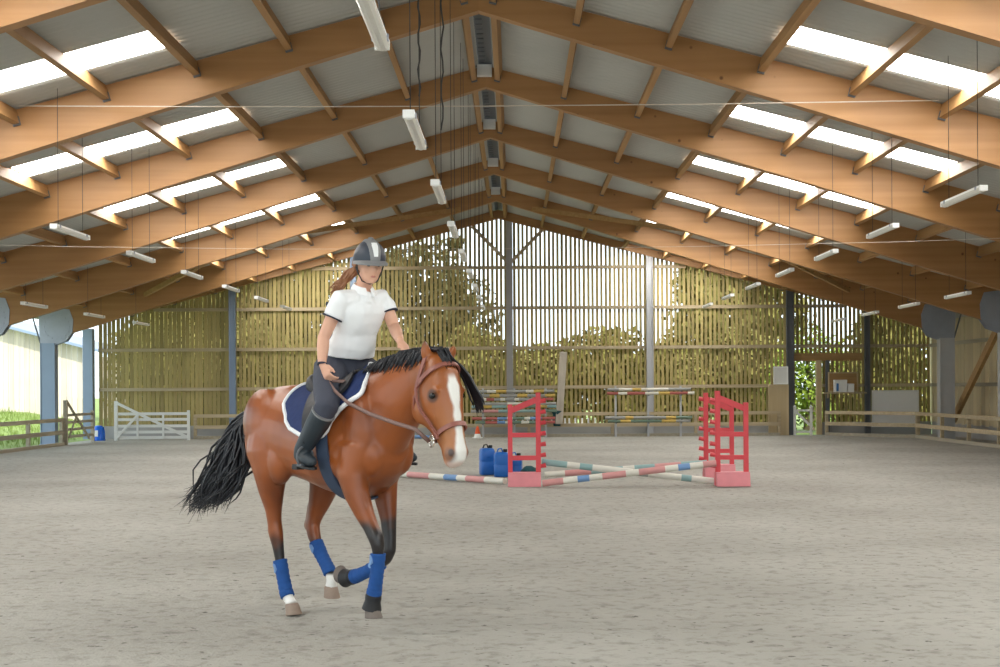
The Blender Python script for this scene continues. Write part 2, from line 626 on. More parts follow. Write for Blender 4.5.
# ------------------------------------------------------------------ end wall (slatted)
wb = empty('wall_back', (0, GABLE_Y, 0), kind='structure')
WB = V(0, GABLE_Y, 0)
PITCH = 0.135
sl = MB()
sl.box((0, 0, 0.5), (1, 1, 1))
slat_me = sl.mesh('slat')
slat_me.materials.append(MATS['slat_wood'])
x = -12.35
i = 0


def gable_low(x):
    return 6.72 - 0.255 * abs(x)


while x < 13.35:
    w = PITCH * (0.60 + 0.05 * random.uniform(-1, 1))
    z0, z1 = 0.36, gable_low(x) + 0.12
    if x < -8.4:
        w = PITCH * 0.84
    elif x < -3.6:
        w = PITCH * 0.72
    elif x > 8.9:
        w = PITCH * 0.66
    door = 9.12 < x < 9.80
    if door:
        z0 = 2.50
    o = bpy.data.objects.new('slat', slat_me)
    COL.objects.link(o)
    o.parent = wb
    o.location = (x + random.uniform(-.006, .006), 0.18 + random.uniform(-.004, .004), z0)
    o.scale = (w, 0.028, z1 - z0)
    x += PITCH
    i += 1
for z in (1.52, 2.74, 3.98, 5.23):
    half = min(12.4, (6.72 - z) / 0.255 - 0.05)
    x1 = min((6.72 - z) / 0.255 - 0.05, 13.3)
    segs = [(-half, x1)]
    if z < 2.5:
        segs = [(-half, 9.0), (9.95, 13.3)]
    for a, c in segs:
        q = MB()
        q.box(((a + c) / 2, GABLE_Y + 0.12, z), (c - a, 0.07, 0.10))
        q.build('rail', 'rail_wood', wb)
for sg in (-1, 1):
    q = MB()
    kx = 13.2
    q.prism([(0, GABLE_Y - 0.14, 6.72), (sg * kx, GABLE_Y - 0.14, gable_low(kx)), (sg * kx, GABLE_Y - 0.14, ztop(kx)), (0, GABLE_Y - 0.14, APEX_TOP)], (0, 0.14, 0))
    q.build('gable_rafter', 'glulam', wb)
    q = MB()
    q.bar((0.33 + sg * 0.05, GABLE_Y - 0.02, 5.38), (0.33 + sg * 1.15, GABLE_Y - 0.02, 6.50), 0.05, 0.10)
    q.build('diagonal_strut', 'rail_wood', wb)
for px_, w, mt, zt in ((233, 0.20, 'steel_blue', None), (354, 0.18, 'steel_blue', None), (510, 0.20, 'plinth', None), (650, 0.21, 'steel_grey', None),
                       (790, 0.22, 'steel_dark', None), (867, 0.16, 'steel_dark', None)):
    X = CX + (px_ - VX) * GABLE_Y / FPX
    q = MB()
    h = gable_low(X) + 0.1
    q.box((X - w / 2 + 0.01, GABLE_Y - 0.05, h / 2), (0.02, 0.14, h))
    q.box((X + w / 2 - 0.01, GABLE_Y - 0.05, h / 2), (0.02, 0.14, h))
    q.box((X, GABLE_Y - 0.05, h / 2), (w, 0.05, h))
    q.build('post', mt, wb)
q = MB()
q.box((-12.66, GABLE_Y - 0.05, 1.7), (0.30, 0.26, 3.4))
q.build('corner_post', 'steel_blue', wb)
for a, c in ((-12.4, 9.05), (9.95, 13.35)):
    q = MB()
    q.box(((a + c) / 2, GABLE_Y + 0.14, 0.19), (c - a, 0.10, 0.40))
    q.build('plinth_panel', 'plinth', wb)
# doorway frame at the corner: lintel, timber jamb, steel jamb
q = MB()
q.box((10.05, GABLE_Y + 0.05, 2.40), (2.30, 0.10, 0.24))
q.build('lintel', 'dark_brace', wb)
q = MB()
q.box((9.87, GABLE_Y + 0.05, 1.15), (0.17, 0.12, 2.3))
q.build('door_jamb', 'plywood', wb)
q = MB()
q.box((10.13, GABLE_Y + 0.02, 1.15), (0.10, 0.12, 2.3))
q.build('door_jamb', 'steel_dark', wb)

# ------------------------------------------------------------------ closed side wall
wr = empty('wall_right', (13.4, 20, 0), kind='structure')
sb = MB()
sb.box((0, 0, 0.5), (1, 1, 1))
sb_me = sb.mesh('board')
sb_me.materials.append(MATS['side_board'])
y = 30.0
while y < 44.9:
    w = random.uniform(0.30, 0.42)
    o = bpy.data.objects.new('board', sb_me)
    COL.objects.link(o)
    o.parent = wr
    o.location = (random.uniform(-.008, .008), y + w / 2 - 20, 0.36)
    o.scale = (0.03, w - 0.012, 3.2)
    y += w
q = MB()
q.box((13.45, 20, 0.19), (0.12, 50, 0.40))
q.build('plinth_panel', 'plinth', wr)
q = MB()
q.box((13.42, 12.4, 1.96), (0.03, 35.2, 3.2))
q.build('cladding', 'side_board', wr)
for z in (1.52, 2.74):
    q = MB()
    q.box((13.33, 37.5, z), (0.07, 15, 0.10))
    q.build('rail', 'fence_wood', wr)
q = MB()
q.bar((12.75, 40.6, 0.55), (12.75, 36.2, 3.35), 0.10, 0.22)
tag(q.build('corner_brace', 'dark_brace'), 'thick diagonal timber brace leaning against the closed plank side wall', 'brace')

# ------------------------------------------------------------------ kick rails round the arena
def rails(name, pts, label, post_step, wood_m):
    r = empty(name, (pts[0][0], pts[0][1], 0), label, 'fence')
    for p, q_ in zip(pts[:-1], pts[1:]):
        p, q_ = V(*p, 0), V(*q_, 0)
        d = (q_ - p)
        for z, h in ((0.70, 0.10), (0.36, 0.11)):
            q = MB()
            q.bar(p + V(0, 0, z), q_ + V(0, 0, z), 0.05, h)
            q.build('rail', wood_m, r)
        q = MB()
        q.bar(p + V(0, 0, 0.04), q_ + V(0, 0, 0.04), 0.06, 0.10)
        q.build('base_board', 'fence_wood', r)
        n = max(1, int(round(d.length / post_step)))
        off = V(-d.y, d.x, 0).normalized() * 0.06
        for k in range(n + 1):
            c = p + d * (k / n) + off
            q = MB()
            q.box((c.x, c.y, 0.37), (0.09, 0.09, 0.74))
            q.build('post', wood_m, r)
    return r


rails('kick_rail', [(-9.3, 44.3), (8.55, 44.3)], 'pale two-rail timber fence along the foot of the slatted end wall', 2.5, 'rail_wood')
rails('kick_rail', [(9.95, 44.3), (11.97, 41.6), (11.97, 30.0)], 'pale two-rail timber fence turning from the doorway along the plank side wall', 2.5, 'rail_wood')
rails('side_fence', [(-11.9, 26.2), (-11.9, 39.75)], 'weathered two-rail timber fence along the open grassy side', 2.5, 'fence_wood')

# ------------------------------------------------------------------ ground and place outdoors
q = MB()
vs, fs = [], []
gx = [-70 + 2 * i for i in range(71)]
gy = [-40 + 2 * i for i in range(91)]
for yy in gy:
    for xx in gx:
        z = -0.08
        d = max(0, -13.2 - xx) if yy > 20 else 0
        z += min(0.80, 0.16 * d) * min(1, max(0, (yy - 30) / 12))
        z += 0.10 * noise.noise(V(xx * 0.3, yy * 0.3, 0)) if d > 0.5 else 0
        vs.append((xx, yy, z))
n_ = len(gx)
for j in range(len(gy) - 1):
    for i in range(n_ - 1):
        fs.append((j * n_ + i, j * n_ + i + 1, (j + 1) * n_ + i + 1, (j + 1) * n_ + i))
me = bpy.data.meshes.new('grass_ground')
me.from_pydata(vs, [], fs)
tag(link('floor_outside', me, 'grass', None, (0, 0, 0), True), kind='structure')
mbg = MB()  # unseen pale yard, added to bounce daylight up into the hall
mbg.box((-28.5, 8.0, -0.06), (31.0, 44.0, 0.06))
mbg.box((0, -20.0, -0.06), (60.0, 28.0, 0.05))
tag(mbg.build('floor_bounce_yard', 'bounce_gravel'), kind='structure')
q = MB()
for k in range(9000):
    x = random.uniform(-24, -12.9)
    y = random.uniform(32, 54)
    d = max(0, -13.2 - x)
    z = -0.08 + min(0.80, 0.16 * d) * min(1, max(0, (y - 30) / 12)) + 0.10 * noise.noise(V(x * 0.3, y * 0.3, 0)) - 0.03
    h = random.uniform(0.10, 0.28)
    a = random.uniform(0, 6.28)
    w = 0.02
    dx, dy = math.cos(a) * w, math.sin(a) * w
    q.add([(x - dx, y - dy, z), (x + dx, y + dy, z), (x + random.uniform(-.1, .1), y + random.uniform(-.1, .1), z + h)], [(0, 1, 2)])
tag(q.build('meadow_grass', 'grass'), 'rough green grass growing on the bank outside the open side', 'grass', None, 'stuff')

# neighbouring barn end with vertical boards
BY = 55.0
barn = empty('neighbouring_barn', (-19, BY, 0.4), 'pale board-clad barn with sloping roof beyond the grass bank', 'building')
bx = -27.0
while bx < -15.75:
    q = MB()
    zt = 2.98 + (-15.3 - bx) * 0.27
    q.box((bx, BY, (0.35 + zt) / 2), (0.185, 0.04, zt - 0.35))
    q.build('board', 'barn_board', barn)
    bx += 0.2
q = MB()
q.box((-15.72, BY - 0.05, 1.55), (0.16, 0.2, 2.6))
q.build('corner_post', 'steel_blue', barn)
q = MB()
q.bar((-27.2, BY - 0.15, 3.22 + (27.2 - 15.3) * 0.27), (-14.6, BY - 0.15, 3.02), 0.5, 0.30)
q.build('roof_verge', 'barn_roof', barn)
q = MB()
q.bar((-27.2, BY - 0.42, 3.02 + (27.2 - 15.3) * 0.27), (-14.6, BY - 0.42, 2.84), 0.06, 0.10)
q.build('verge_trim', 'steel_blue', barn)
for k in range(8):
    q = MB()
    q.box((-15.5 + 0.2 * k, BY + 1.2, 1.6), (0.185, 0.04, 2.4))
    q.build('board', 'barn_board', barn)


# trees outdoors behind the slats
def tree(name, label, c, h, w, n, leaf, mat, cone=False, group=None, cat='tree', trunk=True):
    c = V(c)
    r = empty(name, c, label, cat, group)
    q = MB()
    q.tube([c, c + V(0.1, 0, h * 0.35), c + V(-0.1, 0.1, h * 0.8)], [w * 0.05 + 0.05, w * 0.035 + 0.03, 0.03], 7)
    for k in range(6):
        a = k * 1.1
        q.tube([c + V(0, 0, h * (0.3 + 0.07 * k)), c + V(math.cos(a) * w * 0.3, math.sin(a) * w * 0.3, h * (0.45 + 0.07 * k))], [0.06, 0.02], 5)
    q.build('trunk', 'bark', r)
    q = MB()
    rnd = random.Random(len(label) * 31 + int(c.x * 10))
    blobs = []
    for k in range(22):
        a = rnd.uniform(0, 6.28)
        t = rnd.random()
        rad = (1 - t) if cone else math.sin(math.pi * (0.15 + 0.8 * t)) ** 0.6
        rr = rnd.uniform(0.1, 0.75) * w / 2 * rad
        blobs.append((c + V(rr * math.cos(a), rr * math.sin(a), h * (0.12 + 0.80 * t)), w * (0.12 + 0.12 * rad)))
    for k in range(n):
        p, br = rnd.choice(blobs)
        d = V(rnd.gauss(0, 1), rnd.gauss(0, 1), rnd.gauss(0, 1)).normalized()
        o = p + d * br * rnd.uniform(0.6, 1.05)
        t1 = V(rnd.gauss(0, 1), rnd.gauss(0, 1), rnd.gauss(0, 1)).normalized()
        t2 = d.cross(t1).normalized()
        s = leaf * rnd.uniform(0.6, 1.3)
        q.add([o - t1 * s, o + t2 * s * 0.6, o + t1 * s, o - t2 * s * 0.6], [(0, 1, 2, 3)])
    q.build('foliage', mat, r)
    return r


HEDGE = ['olive hedge bush outside, behind the full pole rack', 'low olive hedge bush outside, behind the leaning plank', 'olive hedge bush outside, behind the sparse pole rack', 'low olive hedge bush outside, behind the grey wall post', 'tall olive hedge bush outside, behind the rider', 'olive hedge bush outside, behind the pair of red wings', 'olive hedge bush outside, behind the blue steel wall post', 'olive hedge bush outside, behind the white field gate', 'low narrow hedge bush outside, behind the wall shelf']
G_T = 'trees behind the slatted end wall'
tree('spreading_tree', 'broad dark olive tree seen through the slats behind the centre post', (at(412, 400, 57).x, 57, 0), 7.0, 7.2, 6500, 0.16, 'leaf_dark', False, G_T)
tree('conifer_tree', 'slender pointed conifer rising above the broad tree behind the slats', (at(457, 400, 60).x, 60, 0), 8.3, 2.8, 2500, 0.13, 'leaf_dark', True, G_T)
tree('bushy_tree', 'olive bushy tree behind the slats next to the steel corner post', (at(735, 400, 56).x, 56, 0), 7.0, 6.0, 7500, 0.20, 'leaf_olive', False, G_T)
tree('bushy_tree', 'wide olive tree filling the slats behind the white field gate', (at(212, 400, 56).x, 56, 0), 6.4, 7.4, 9500, 0.20, 'leaf_olive', False, G_T)
tree('bushy_tree', 'tall olive tree behind the slats beside the blue steel wall post', (at(290, 400, 58).x, 58, 0), 8.2, 7.5, 9000, 0.21, 'leaf_olive', False, G_T)
tree('bushy_tree', 'light green leafy tree standing just outside the small doorway', (at(806, 400, 49.5).x + 0.1, 49.5, 0), 3.6, 3.2, 4200, 0.075, 'leaf_bright', False)
tree('bushy_tree', 'olive tree behind the slats over the whiteboard corner', (at(900, 400, 57).x, 57, 0), 5.2, 5.5, 6500, 0.20, 'leaf_olive', False, G_T)
for k, (px_, h, w) in enumerate(((470, 3.4, 4.4), (545, 2.7, 4.2), (610, 3.2, 4.6), (670, 2.7, 4.2), (380, 3.6, 5), (740, 3.2, 4.2), (260, 3.6, 5), (150, 3.6, 4.6), (850, 2.6, 2.6))):
    tree('hedge_bush', HEDGE[k], (at(px_, 400, 51).x, 51, 0), h, w, 4500, 0.14, 'leaf_olive', False, 'hedge bushes behind the slats', 'bush')

# ------------------------------------------------------------------ hanging lights and cables
def lamp_proto():
    r = empty('fluorescent_light', (0, 0, 0))
    q = MB()
    q.box((0, 0, 0.035), (0.085, 1.5, 0.032))
    q.box((0, -0.74, 0.018), (0.092, 0.03, 0.062))
    q.box((0, 0.74, 0.018), (0.092, 0.03, 0.062))
    q.build('housing', 'white_plastic', r)
    q = MB()
    ring = [(-0.046, 0.025), (-0.043, 0.003), (-0.027, -0.018), (0, -0.024), (0.027, -0.018), (0.043, 0.003), (0.046, 0.025)]
    q.prism([(a, -0.725, c) for a, c in ring], (0, 1.45, 0))
    q.build('diffuser', 'clear_diffuser', r)
    for sy in (-0.6, 0.6):
        for sx in (-0.047, 0.047):
            q = MB()
            q.box((sx, sy, 0.03), (0.010, 0.04, 0.04))
            q.build('clip', 'galvanised', r)
    return r


lamp0 = lamp_proto()
lamp_used = False
cab_me = {}
ROWS = [(-0.35, 3.60, [8.95 + 3.73 * k for k in range(9)], 'under the ridge', 'lights under the ridge'),
        (-5.60, 3.65, [20.6 + 3.75 * k for k in range(6)], 'in the open side\'s middle row', 'lights in the middle row of the open side'),
        (-9.70, 3.30, [31.5 + 4.4 * k for k in range(3)], 'in the open side\'s low row', 'lights in the low row of the open side'),
        (5.74, 3.70, [17.8 + 3.75 * k for k in range(7)], 'in the closed side\'s middle row', 'lights in the middle row of the closed side'),
        (9.40, 3.30, [26.4 + 3.6 * k for k in range(5)], 'in the closed side\'s low row', 'lights in the low row of the closed side')]
for X, Z, yl, where, grp in ROWS:
    for k, yf in enumerate(yl):
        loc = V(X, yf - 0.75, Z)
        if not lamp_used:
            r = lamp0
            r.location = loc
            lamp_used = True
        else:
            r = copy_tree(lamp0, loc)
        kk = len(yl) - 1 - k
        tag(r, 'white fluorescent light %s, %s from the slatted end wall' % (where, ORD[kk]), 'light', grp)
        top = ztop(X) - 0.02 - Z
        for sy in (-0.55, 0.55):
            key = round(top, 2)
            if key not in cab_me:
                q = MB()
                q.tube([(0, 0, 0.045), (0, 0, top)], 0.004, 4)
                me_ = q.mesh('hanging_wire')
                me_.materials.append(MATS['cable_dark'])
                cab_me[key] = me_
            o = bpy.data.objects.new('hanging_wire', cab_me[key])
            COL.objects.link(o)
            o.parent = r
            o.location = (0, sy, 0)


def cable(name, pts, rad, mat, label):
    q = MB()
    q.tube(pts, rad, 5)
    return tag(q.build(name, mat), label, 'cable')


cable('tie_wire', [(x, 19.55, 5.34 - 0.04 * (1 - (x / 6.2) ** 2)) for x in (-6.2, -3, 0, 3, 6.2)], 0.007, 'cable_white', 'thin pale wire stretched straight across the hall under the ridge')
cable('tie_wire', [(x, 24.5, 4.05 - 0.2 * (1 - (x / 11) ** 2)) for x in (-10.6, -7, -3.5, 0, 3.5, 7, 10.6)], 0.0035, 'cable_white', 'lower sagging pale wire spanning the hall behind the high one')
for k, (px_, ya, Y) in enumerate(((419, 96, 19.4), (442, 130, 19.5))):
    tp = at(px_, -20, Y)
    pts = []
    for j in range(14):
        t = j / 13
        p = at(px_ + 1.4 * math.sin(j * 1.7 + k), -20 + (ya + 20) * t, Y)
        p.y += 0.03 * math.sin(j * 2.1)
        pts.append(p)
    cable('loose_cable', [(pts[0].x, Y, ztop(pts[0].x) - 0.02)] + pts, 0.012, 'cable_dark',
          ['longer', 'shorter'][1 - k] + ' black cable dangling crookedly from the roof next to the ridge')

# ------------------------------------------------------------------ show-jump wings and poles
def wing(name, c, mirror, label, h_hi, h_lo, w, pegs=True, depth=0.42):
    """mirror=+1: tall inner post on the +X side"""
    c = V(c)
    r = empty(name, c, label, 'jump wing', 'red show-jump wings')
    xi, xo = mirror * (w / 2 - 0.035), -mirror * (w / 2 - 0.035)
    q = MB(); q.box((c.x + xi, c.y, h_hi / 2), (0.075, 0.07, h_hi)); q.build('upright', 'red_paint', r)
    q = MB(); q.box((c.x + xo, c.y, h_lo / 2), (0.07, 0.07, h_lo)); q.build('upright', 'red_paint', r)
    q = MB(); q.bar(c + V(xo, 0, h_lo - 0.10), c + V(xi, 0, h_hi - 0.10), 0.05, 0.09); q.build('top_rail', 'red_paint', r)
    for z in (0.43, 0.78):
        q = MB(); q.box((c.x, c.y, z), (w - 0.07, 0.05, 0.07)); q.build('cross_rail', 'red_paint', r)
    q = MB()
    a, d = w / 2, depth / 2
    q.prism([(c.x - a, c.y - d, 0), (c.x - a, c.y + d, 0), (c.x - a, c.y + d * 0.72, 0.21), (c.x - a, c.y - d * 0.72, 0.21)], (w, 0, 0))
    q.build('foot_box', 'pink_base', r)
    if pegs:
        z = 0.30
        while z < h_hi - 0.05:
            q = MB()
            q.tube([(c.x + xi + mirror * 0.03, c.y, z), (c.x + xi + mirror * 0.115, c.y, z + 0.015)], [0.03, 0.036], 8)
            q.build('peg', 'red_paint', r)
            z += 0.165
    return r


pL = at(524.5, 486, 22.2)
wing('jump_wing', (pL.x, 22.2, 0), 1, 'red jump wing with pink foot box in front of blue canisters', 1.43, 1.25, 0.50)
pR = at(732, 487, 22.0)
wing('jump_wing', (pR.x, 22.0, 0), -1, 'red jump wing standing in front of its twin, holding the striped pole', 1.44, 1.26, 0.50)
pB = at(719, 478, 24.2)
wing('jump_wing', (pB.x, 24.2, 0), -1, 'red jump wing standing right behind another red wing', 1.40, 1.22, 0.50)


def pole(name, p, q_, bands, label, rad=0.05, group='striped jump poles', cat='pole'):
    mats = []
    q = MB()
    p, q_ = V(p), V(q_)
    tot = sum(b[1] for b in bands)
    t = 0.0
    for mname, ln in bands:
        if mname not in mats:
            mats.append(mname)
        a, c = t / tot, (t + ln) / tot
        q.tube([p.lerp(q_, a), p.lerp(q_, c)], rad, 10, mi=mats.index(mname))
        t += ln
    return tag(q.build(name, mats, None, True, None, 40), label, cat, group)


W_, P_, B_, T_, Y_, R_, GN, GY = 'pole_white', 'pole_pink', 'pole_blue', 'pole_teal', 'pole_yellow', 'pole_red', 'pole_green', 'pole_grey'
pole('jump_pole', (pL.x + 0.27, 21.95, 0.055), (pR.x - 0.26, 21.85, 0.35), [(P_, .8), (W_, .55), (B_, .45), (W_, .5), (P_, .9), (W_, .5), (P_, 1.0), (W_, .5), (B_, .45), (W_, .5), (P_, .5)], 'white, pink and blue striped pole rising from the sand to the front wing')
pole('jump_pole', (pL.x + 0.27, 22.32, 0.36), (pR.x - 0.24, 22.2, 0.055), [(T_, 1.0), (W_, .5), (T_, .5), (W_, 1.6), (GY, .6), (W_, 1.3), (T_, .4), (W_, .9)], 'pale teal and white pole sloping down from the single red wing')
pole('jump_pole', (pL.x + 0.35, 24.1, 0.055), (pB.x - 0.22, 24.05, 0.24), [(W_, .7), (P_, .9), (T_, 1.1), (W_, .4), (T_, .7), (P_, .9), (T_, .9)], 'pink and teal pole behind the striped one, leading to the rear wing')
a = at(505, 482.5, 22.6); a.z = 0.05
c = at(372, 470, 25.3); c.z = 0.05
pole('jump_pole', a, c, [(W_, .7), (P_, .7), (W_, .35), (B_, .5), (W_, .6), (P_, .9), (W_, .9), (P_, .7)], 'striped pole lying flat on the sand between the horse and single wing')

# blue canisters beside the wing
def canister(px0, px1, py0, py1, Y, rz, label, strap=False):
    a, c = at(px0, py1, Y), at(px1, py0, Y)
    w, h = c.x - a.x, c.z
    ctr = V((a.x + c.x) / 2, Y, 0)
    r = empty('blue_canister', ctr, label, 'canister', None)
    R = Matrix.Rotation(rz, 3, 'Z')
    q = MB()
    prof = [(0.92, 0.0), (1.0, 0.03), (1.0, 0.45), (0.97, 0.48), (0.97, 0.52), (1.0, 0.55), (1.0, 0.88), (0.9, 0.97), (0.75, 1.0)]
    rings = []
    for s, z in prof:
        ring = []
        for k in range(20):
            t = 2 * math.pi * k / 20
            cx_, sy_ = math.cos(t), math.sin(t)
            x_ = math.copysign(abs(cx_) ** 0.35, cx_) * w / 2 * s
            y_ = math.copysign(abs(sy_) ** 0.35, sy_) * 0.15 * s
            ring.append(ctr + R @ V(x_, y_, z * h))
        rings.append(ring)
    q.loft(rings)
    b_ = q.build('body', 'blue_plastic', r, True, None, 50)
    q = MB(); q.lathe([(0.03, 0), (0.035, 0.02), (0.035, 0.05), (0.0305, 0.055)], ctr + R @ V(w * 0.25, 0, h - 0.005), 10)
    q.build('cap', 'black_rubber', r)
    q = MB()
    q.tube([ctr + R @ V(-w * 0.3, 0, h - 0.01), ctr + R @ V(-w * 0.2, 0, h + 0.055), ctr + R @ V(0.0, 0, h + 0.06), ctr + R @ V(w * 0.1, 0, h - 0.005)], 0.012, 6)
    q.build('handle', 'black_rubber' if strap else 'blue_plastic', r)
    return r


canister(480, 494, 448, 472, 25.2, 0.2, 'blue plastic canister with black carry handle farthest from the red wing', True)
canister(494, 509, 452, 475, 24.6, 0.0, 'blue plastic canister in the middle of three beside the red wing')
canister(508.5, 522, 456, 474, 24.9, -0.1, 'small blue plastic canister seen between the red wing uprights')
q = MB()
c = at(529, 473, 24.6); c.z = 0
for dx, dy, s in ((0, 0, .12), (.07, .04, .10), (-.06, .03, .09), (.03, -.05, .08)):
    q.ball(c + V(dx, dy, s * 0.75), (s, s * 0.9, s * 0.8), 8)
tag(q.build('cloth_bundle', 'teal_fabric', None, True), 'dark crumpled cloth bundle on the sand inside the red wing', 'cloth')

# ------------------------------------------------------------------ things along the end wall
def rack(px0, px1, rows, label_rack, Y, tag_word):
    a, c = at(px0, 430, Y), at(px1, 430, Y)
    r = empty('pole_rack', ((a.x + c.x) / 2, Y, 0), label_rack, 'rack')
    zs = [at(px0, py, Y).z for py, _ in rows]
    for fx in (0.12, 0.5, 0.88):
        xx = a.x + (c.x - a.x) * fx
        q = MB(); q.box((xx, Y + 0.22, (max(zs) + 0.1) / 2), (0.06, 0.06, max(zs) + 0.1)); q.build('upright', 'steel_grey', r)
        for z in zs:
            q = MB(); q.box((xx, Y + 0.08, z - 0.065), (0.03, 0.28, 0.025)); q.build('arm', 'steel_dark', r)
    for k, (py, bands) in enumerate(rows):
        p = at(px0 + random.uniform(-3, 3), py, Y); e = at(px1 + random.uniform(-3, 3), py, Y)
        e.z = p.z = zs[k]
        pole('jump_pole', p, e, bands, 'jump pole on the %s, %s from the top' % (tag_word, ORD[k]), 0.045, 'jump poles on the wall racks')


rack(473, 556, [(391.5, [(GY, 1), (W_, .7), (Y_, .8), (GY, 1.5), (W_, .6), (Y_, .8), (GY, .8)]),
                (395.8, [(W_, .5), (GY, .6), (Y_, .7), (GY, 1.2), (Y_, .7), (GY, 1.2), (Y_, .7)]),
                (399.6, [(R_, .4), (W_, .3), (R_, .5), (GY, .4), (W_, .3), (GY, .6), (W_, .3), (GY, 1.0), (W_, .3), (R_, .9)]),
                (404.0, [(GY, 2), (W_, 1), (GY, 2)]),
                (406.8, [(T_, .6), (Y_, .5), (T_, .8), (Y_, .6), (GN, 1), (Y_, .6), (T_, .5)]),
                (411.2, [(GY, .6), (P_, .8), (T_, 2.2), (GN, .8)]),
                (418.6, [(R_, .5), (GY, .2), (R_, .6), (B_, .5), (W_, .3), (GN, .6), (W_, .3), (B_, .6), (R_, .7)]),
                (422.5, [(GN, .5), (R_, .6), (B_, .4), (W_, .3), (GN, .5), (W_, .4), (GN, .7), (R_, .6)])],
     'steel wall rack stacked with many striped poles behind the single wing', 43.85, 'full rack')
rack(606, 692, [(389.6, [(GY, .5), (W_, .6), (Y_, .4), (W_, 1.2), (GY, 1.0)]),
                (393.4, [(R_, .5), (W_, .4), (R_, .8), (W_, .6), (Y_, .5), (R_, .8), (W_, .3)]),
                (417.8, [(GY, 1.0), (Y_, .4), (GY, 1.6), (Y_, .5), (GN, .8)]),
                (421.2, [(GN, .6), (Y_, .5), (GN, 1.5), (Y_, .7), (GY, .7)])],
     'steel wall rack with four poles behind the grey wall post', 43.85, 'sparse rack')
for k in range(18):
    px_ = 492 + k * 6.0 + random.uniform(-1, 1)
    p = at(px_, 421, 44.22)
    q = MB()
    q.box((p.x, 44.23, 0.49), (0.05, 0.05, 0.16))
    q.box((p.x, 44.19, 0.43), (0.06, 0.08, 0.03))
    tag(q.build('jump_cup', 'white_plastic'), 'small white jump cup hung in a row on the end wall fence', 'jump cup', 'row of white jump cups')
# leaning plank with dark rug over the rail
q = MB()
q.bar(at(559, 424, 44.05), at(563.5, 352, 44.62), 0.22, 0.05, (0, 1, 0))
tag(q.build('leaning_plank', 'pale_plank'), 'long pale plank leaning upright on the slats beside the full pole rack', 'plank')
q = MB()
p = at(557, 417, 44.2)
q.loft([[p + V(a * w, b_ * d, z) for a, b_ in ((-1, -1), (0, -1.3), (1, -1), (1, 1), (0, 1.2), (-1, 1))] for w, d, z in ((.10, .06, -.28), (.14, .08, -.10), (.12, .08, .08), (.18, .07, .18), (.05, .04, .22))])
tag(q.build('hanging_jacket', 'teal_fabric', None, True), 'dark teal jacket hung on the fence rail by the leaning plank', 'jacket')
# small marker block and blue pole at the foot of the fence
p = at(477.5, 436, 43.6)
r = empty('marker_cone', (p.x, 43.6, 0), 'small red and white marker cone on the sand by the fence', 'cone')
q = MB(); q.lathe([(0.16, 0), (0.16, 0.03), (0.11, 0.031), (0.085, 0.13)], (p.x, 43.6, 0), 14); q.build('cone_foot', 'white_paint', r)
q = MB(); q.lathe([(0.085, 0.13), (0.045, 0.32), (0.02, 0.36)], (p.x, 43.6, 0), 14); q.build('cone_top', 'cone_orange', r)
a = at(398, 436, 43.5); c = at(430, 436, 43.6)
pole('blue_pole', (a.x, 43.5, 0.05), (c.x, 43.6, 0.05), [(B_, 1.0), (T_, .3), (B_, 1.2)], 'plain blue pole lying along the foot of the end wall fence', 0.05, None)

# white field gate
def field_gate(name, px0, px1, Y, label, mat, y_hi, rails_y, base_y, diag2=True, p_axis=None):
    a, c = at(px0, base_y, Y), at(px1, base_y, Y)
    r = empty(name, (a.x, Y, 0), label, 'gate')
    zt = at(px0, y_hi, Y).z
    zr = [max(0.06, at((px0 + px1) / 2, yy, Y).z) for yy in rails_y]
    q = MB(); q.box((a.x + 0.05, Y, zt / 2), (0.10, 0.08, zt)); q.build('heel_post', mat, r)
    q = MB(); q.box((c.x - 0.04, Y, (zr[0] + 0.1) / 2), (0.08, 0.07, zr[0] + 0.1)); q.build('head_post', mat, r)
    for z in zr:
        q = MB(); q.box(((a.x + c.x) / 2, Y, z), (c.x - a.x, 0.04, 0.085)); q.build('gate_rail', mat, r)
    for f in (0.31, 0.65):
        q = MB(); q.box((a.x + (c.x - a.x) * f, Y - 0.035, (zr[0] + zr[-1]) / 2), (0.06, 0.03, zr[0] - zr[-1] + 0.06)); q.build('upright', mat, r)
    q = MB(); q.bar((a.x + 0.06, Y - 0.045, zt - 0.05), (c.x - 0.06, Y - 0.045, zr[-1]), 0.03, 0.08); q.build('diagonal', mat, r)
    if diag2:
        q = MB(); q.bar((a.x + 0.08, Y - 0.06, zr[-1]), (a.x + (c.x - a.x) * 0.33, Y - 0.06, zr[0]), 0.03, 0.07); q.build('diagonal', mat, r)
    return r


field_gate('field_gate', 114.5, 190, 43.3, 'white five-bar field gate standing against the tan slatted wall', 'white_paint', 401, (413.8, 419.5, 426, 432, 437.5), 440)
# weathered gate in line with the side fence (along Y)
r = empty('timber_gate', (-11.9, 39.95, 0), 'weathered timber gate closing the gap at the end of the side fence', 'gate')
ya, yb = 39.95, 42.5
q = MB(); q.box((-11.9, ya, 0.62), (0.10, 0.10, 1.24)); q.build('heel_post', 'fence_wood', r)
q = MB(); q.box((-11.9, yb, 0.46), (0.09, 0.09, 0.92)); q.build('head_post', 'fence_wood', r)
for z in (0.82, 0.62, 0.42, 0.22):
    q = MB(); q.box((-11.9, (ya + yb) / 2, z), (0.04, yb - ya, 0.075)); q.build('gate_rail', 'fence_wood', r)
q = MB(); q.bar((-11.85, ya, 1.18), (-11.85, yb - 0.5, 0.12), 0.03, 0.08); q.build('diagonal', 'fence_wood', r)
q = MB(); q.bar((-11.84, ya + 0.08, 0.2), (-11.84, ya + 0.8, 0.8), 0.03, 0.06); q.build('diagonal', 'fence_wood', r)
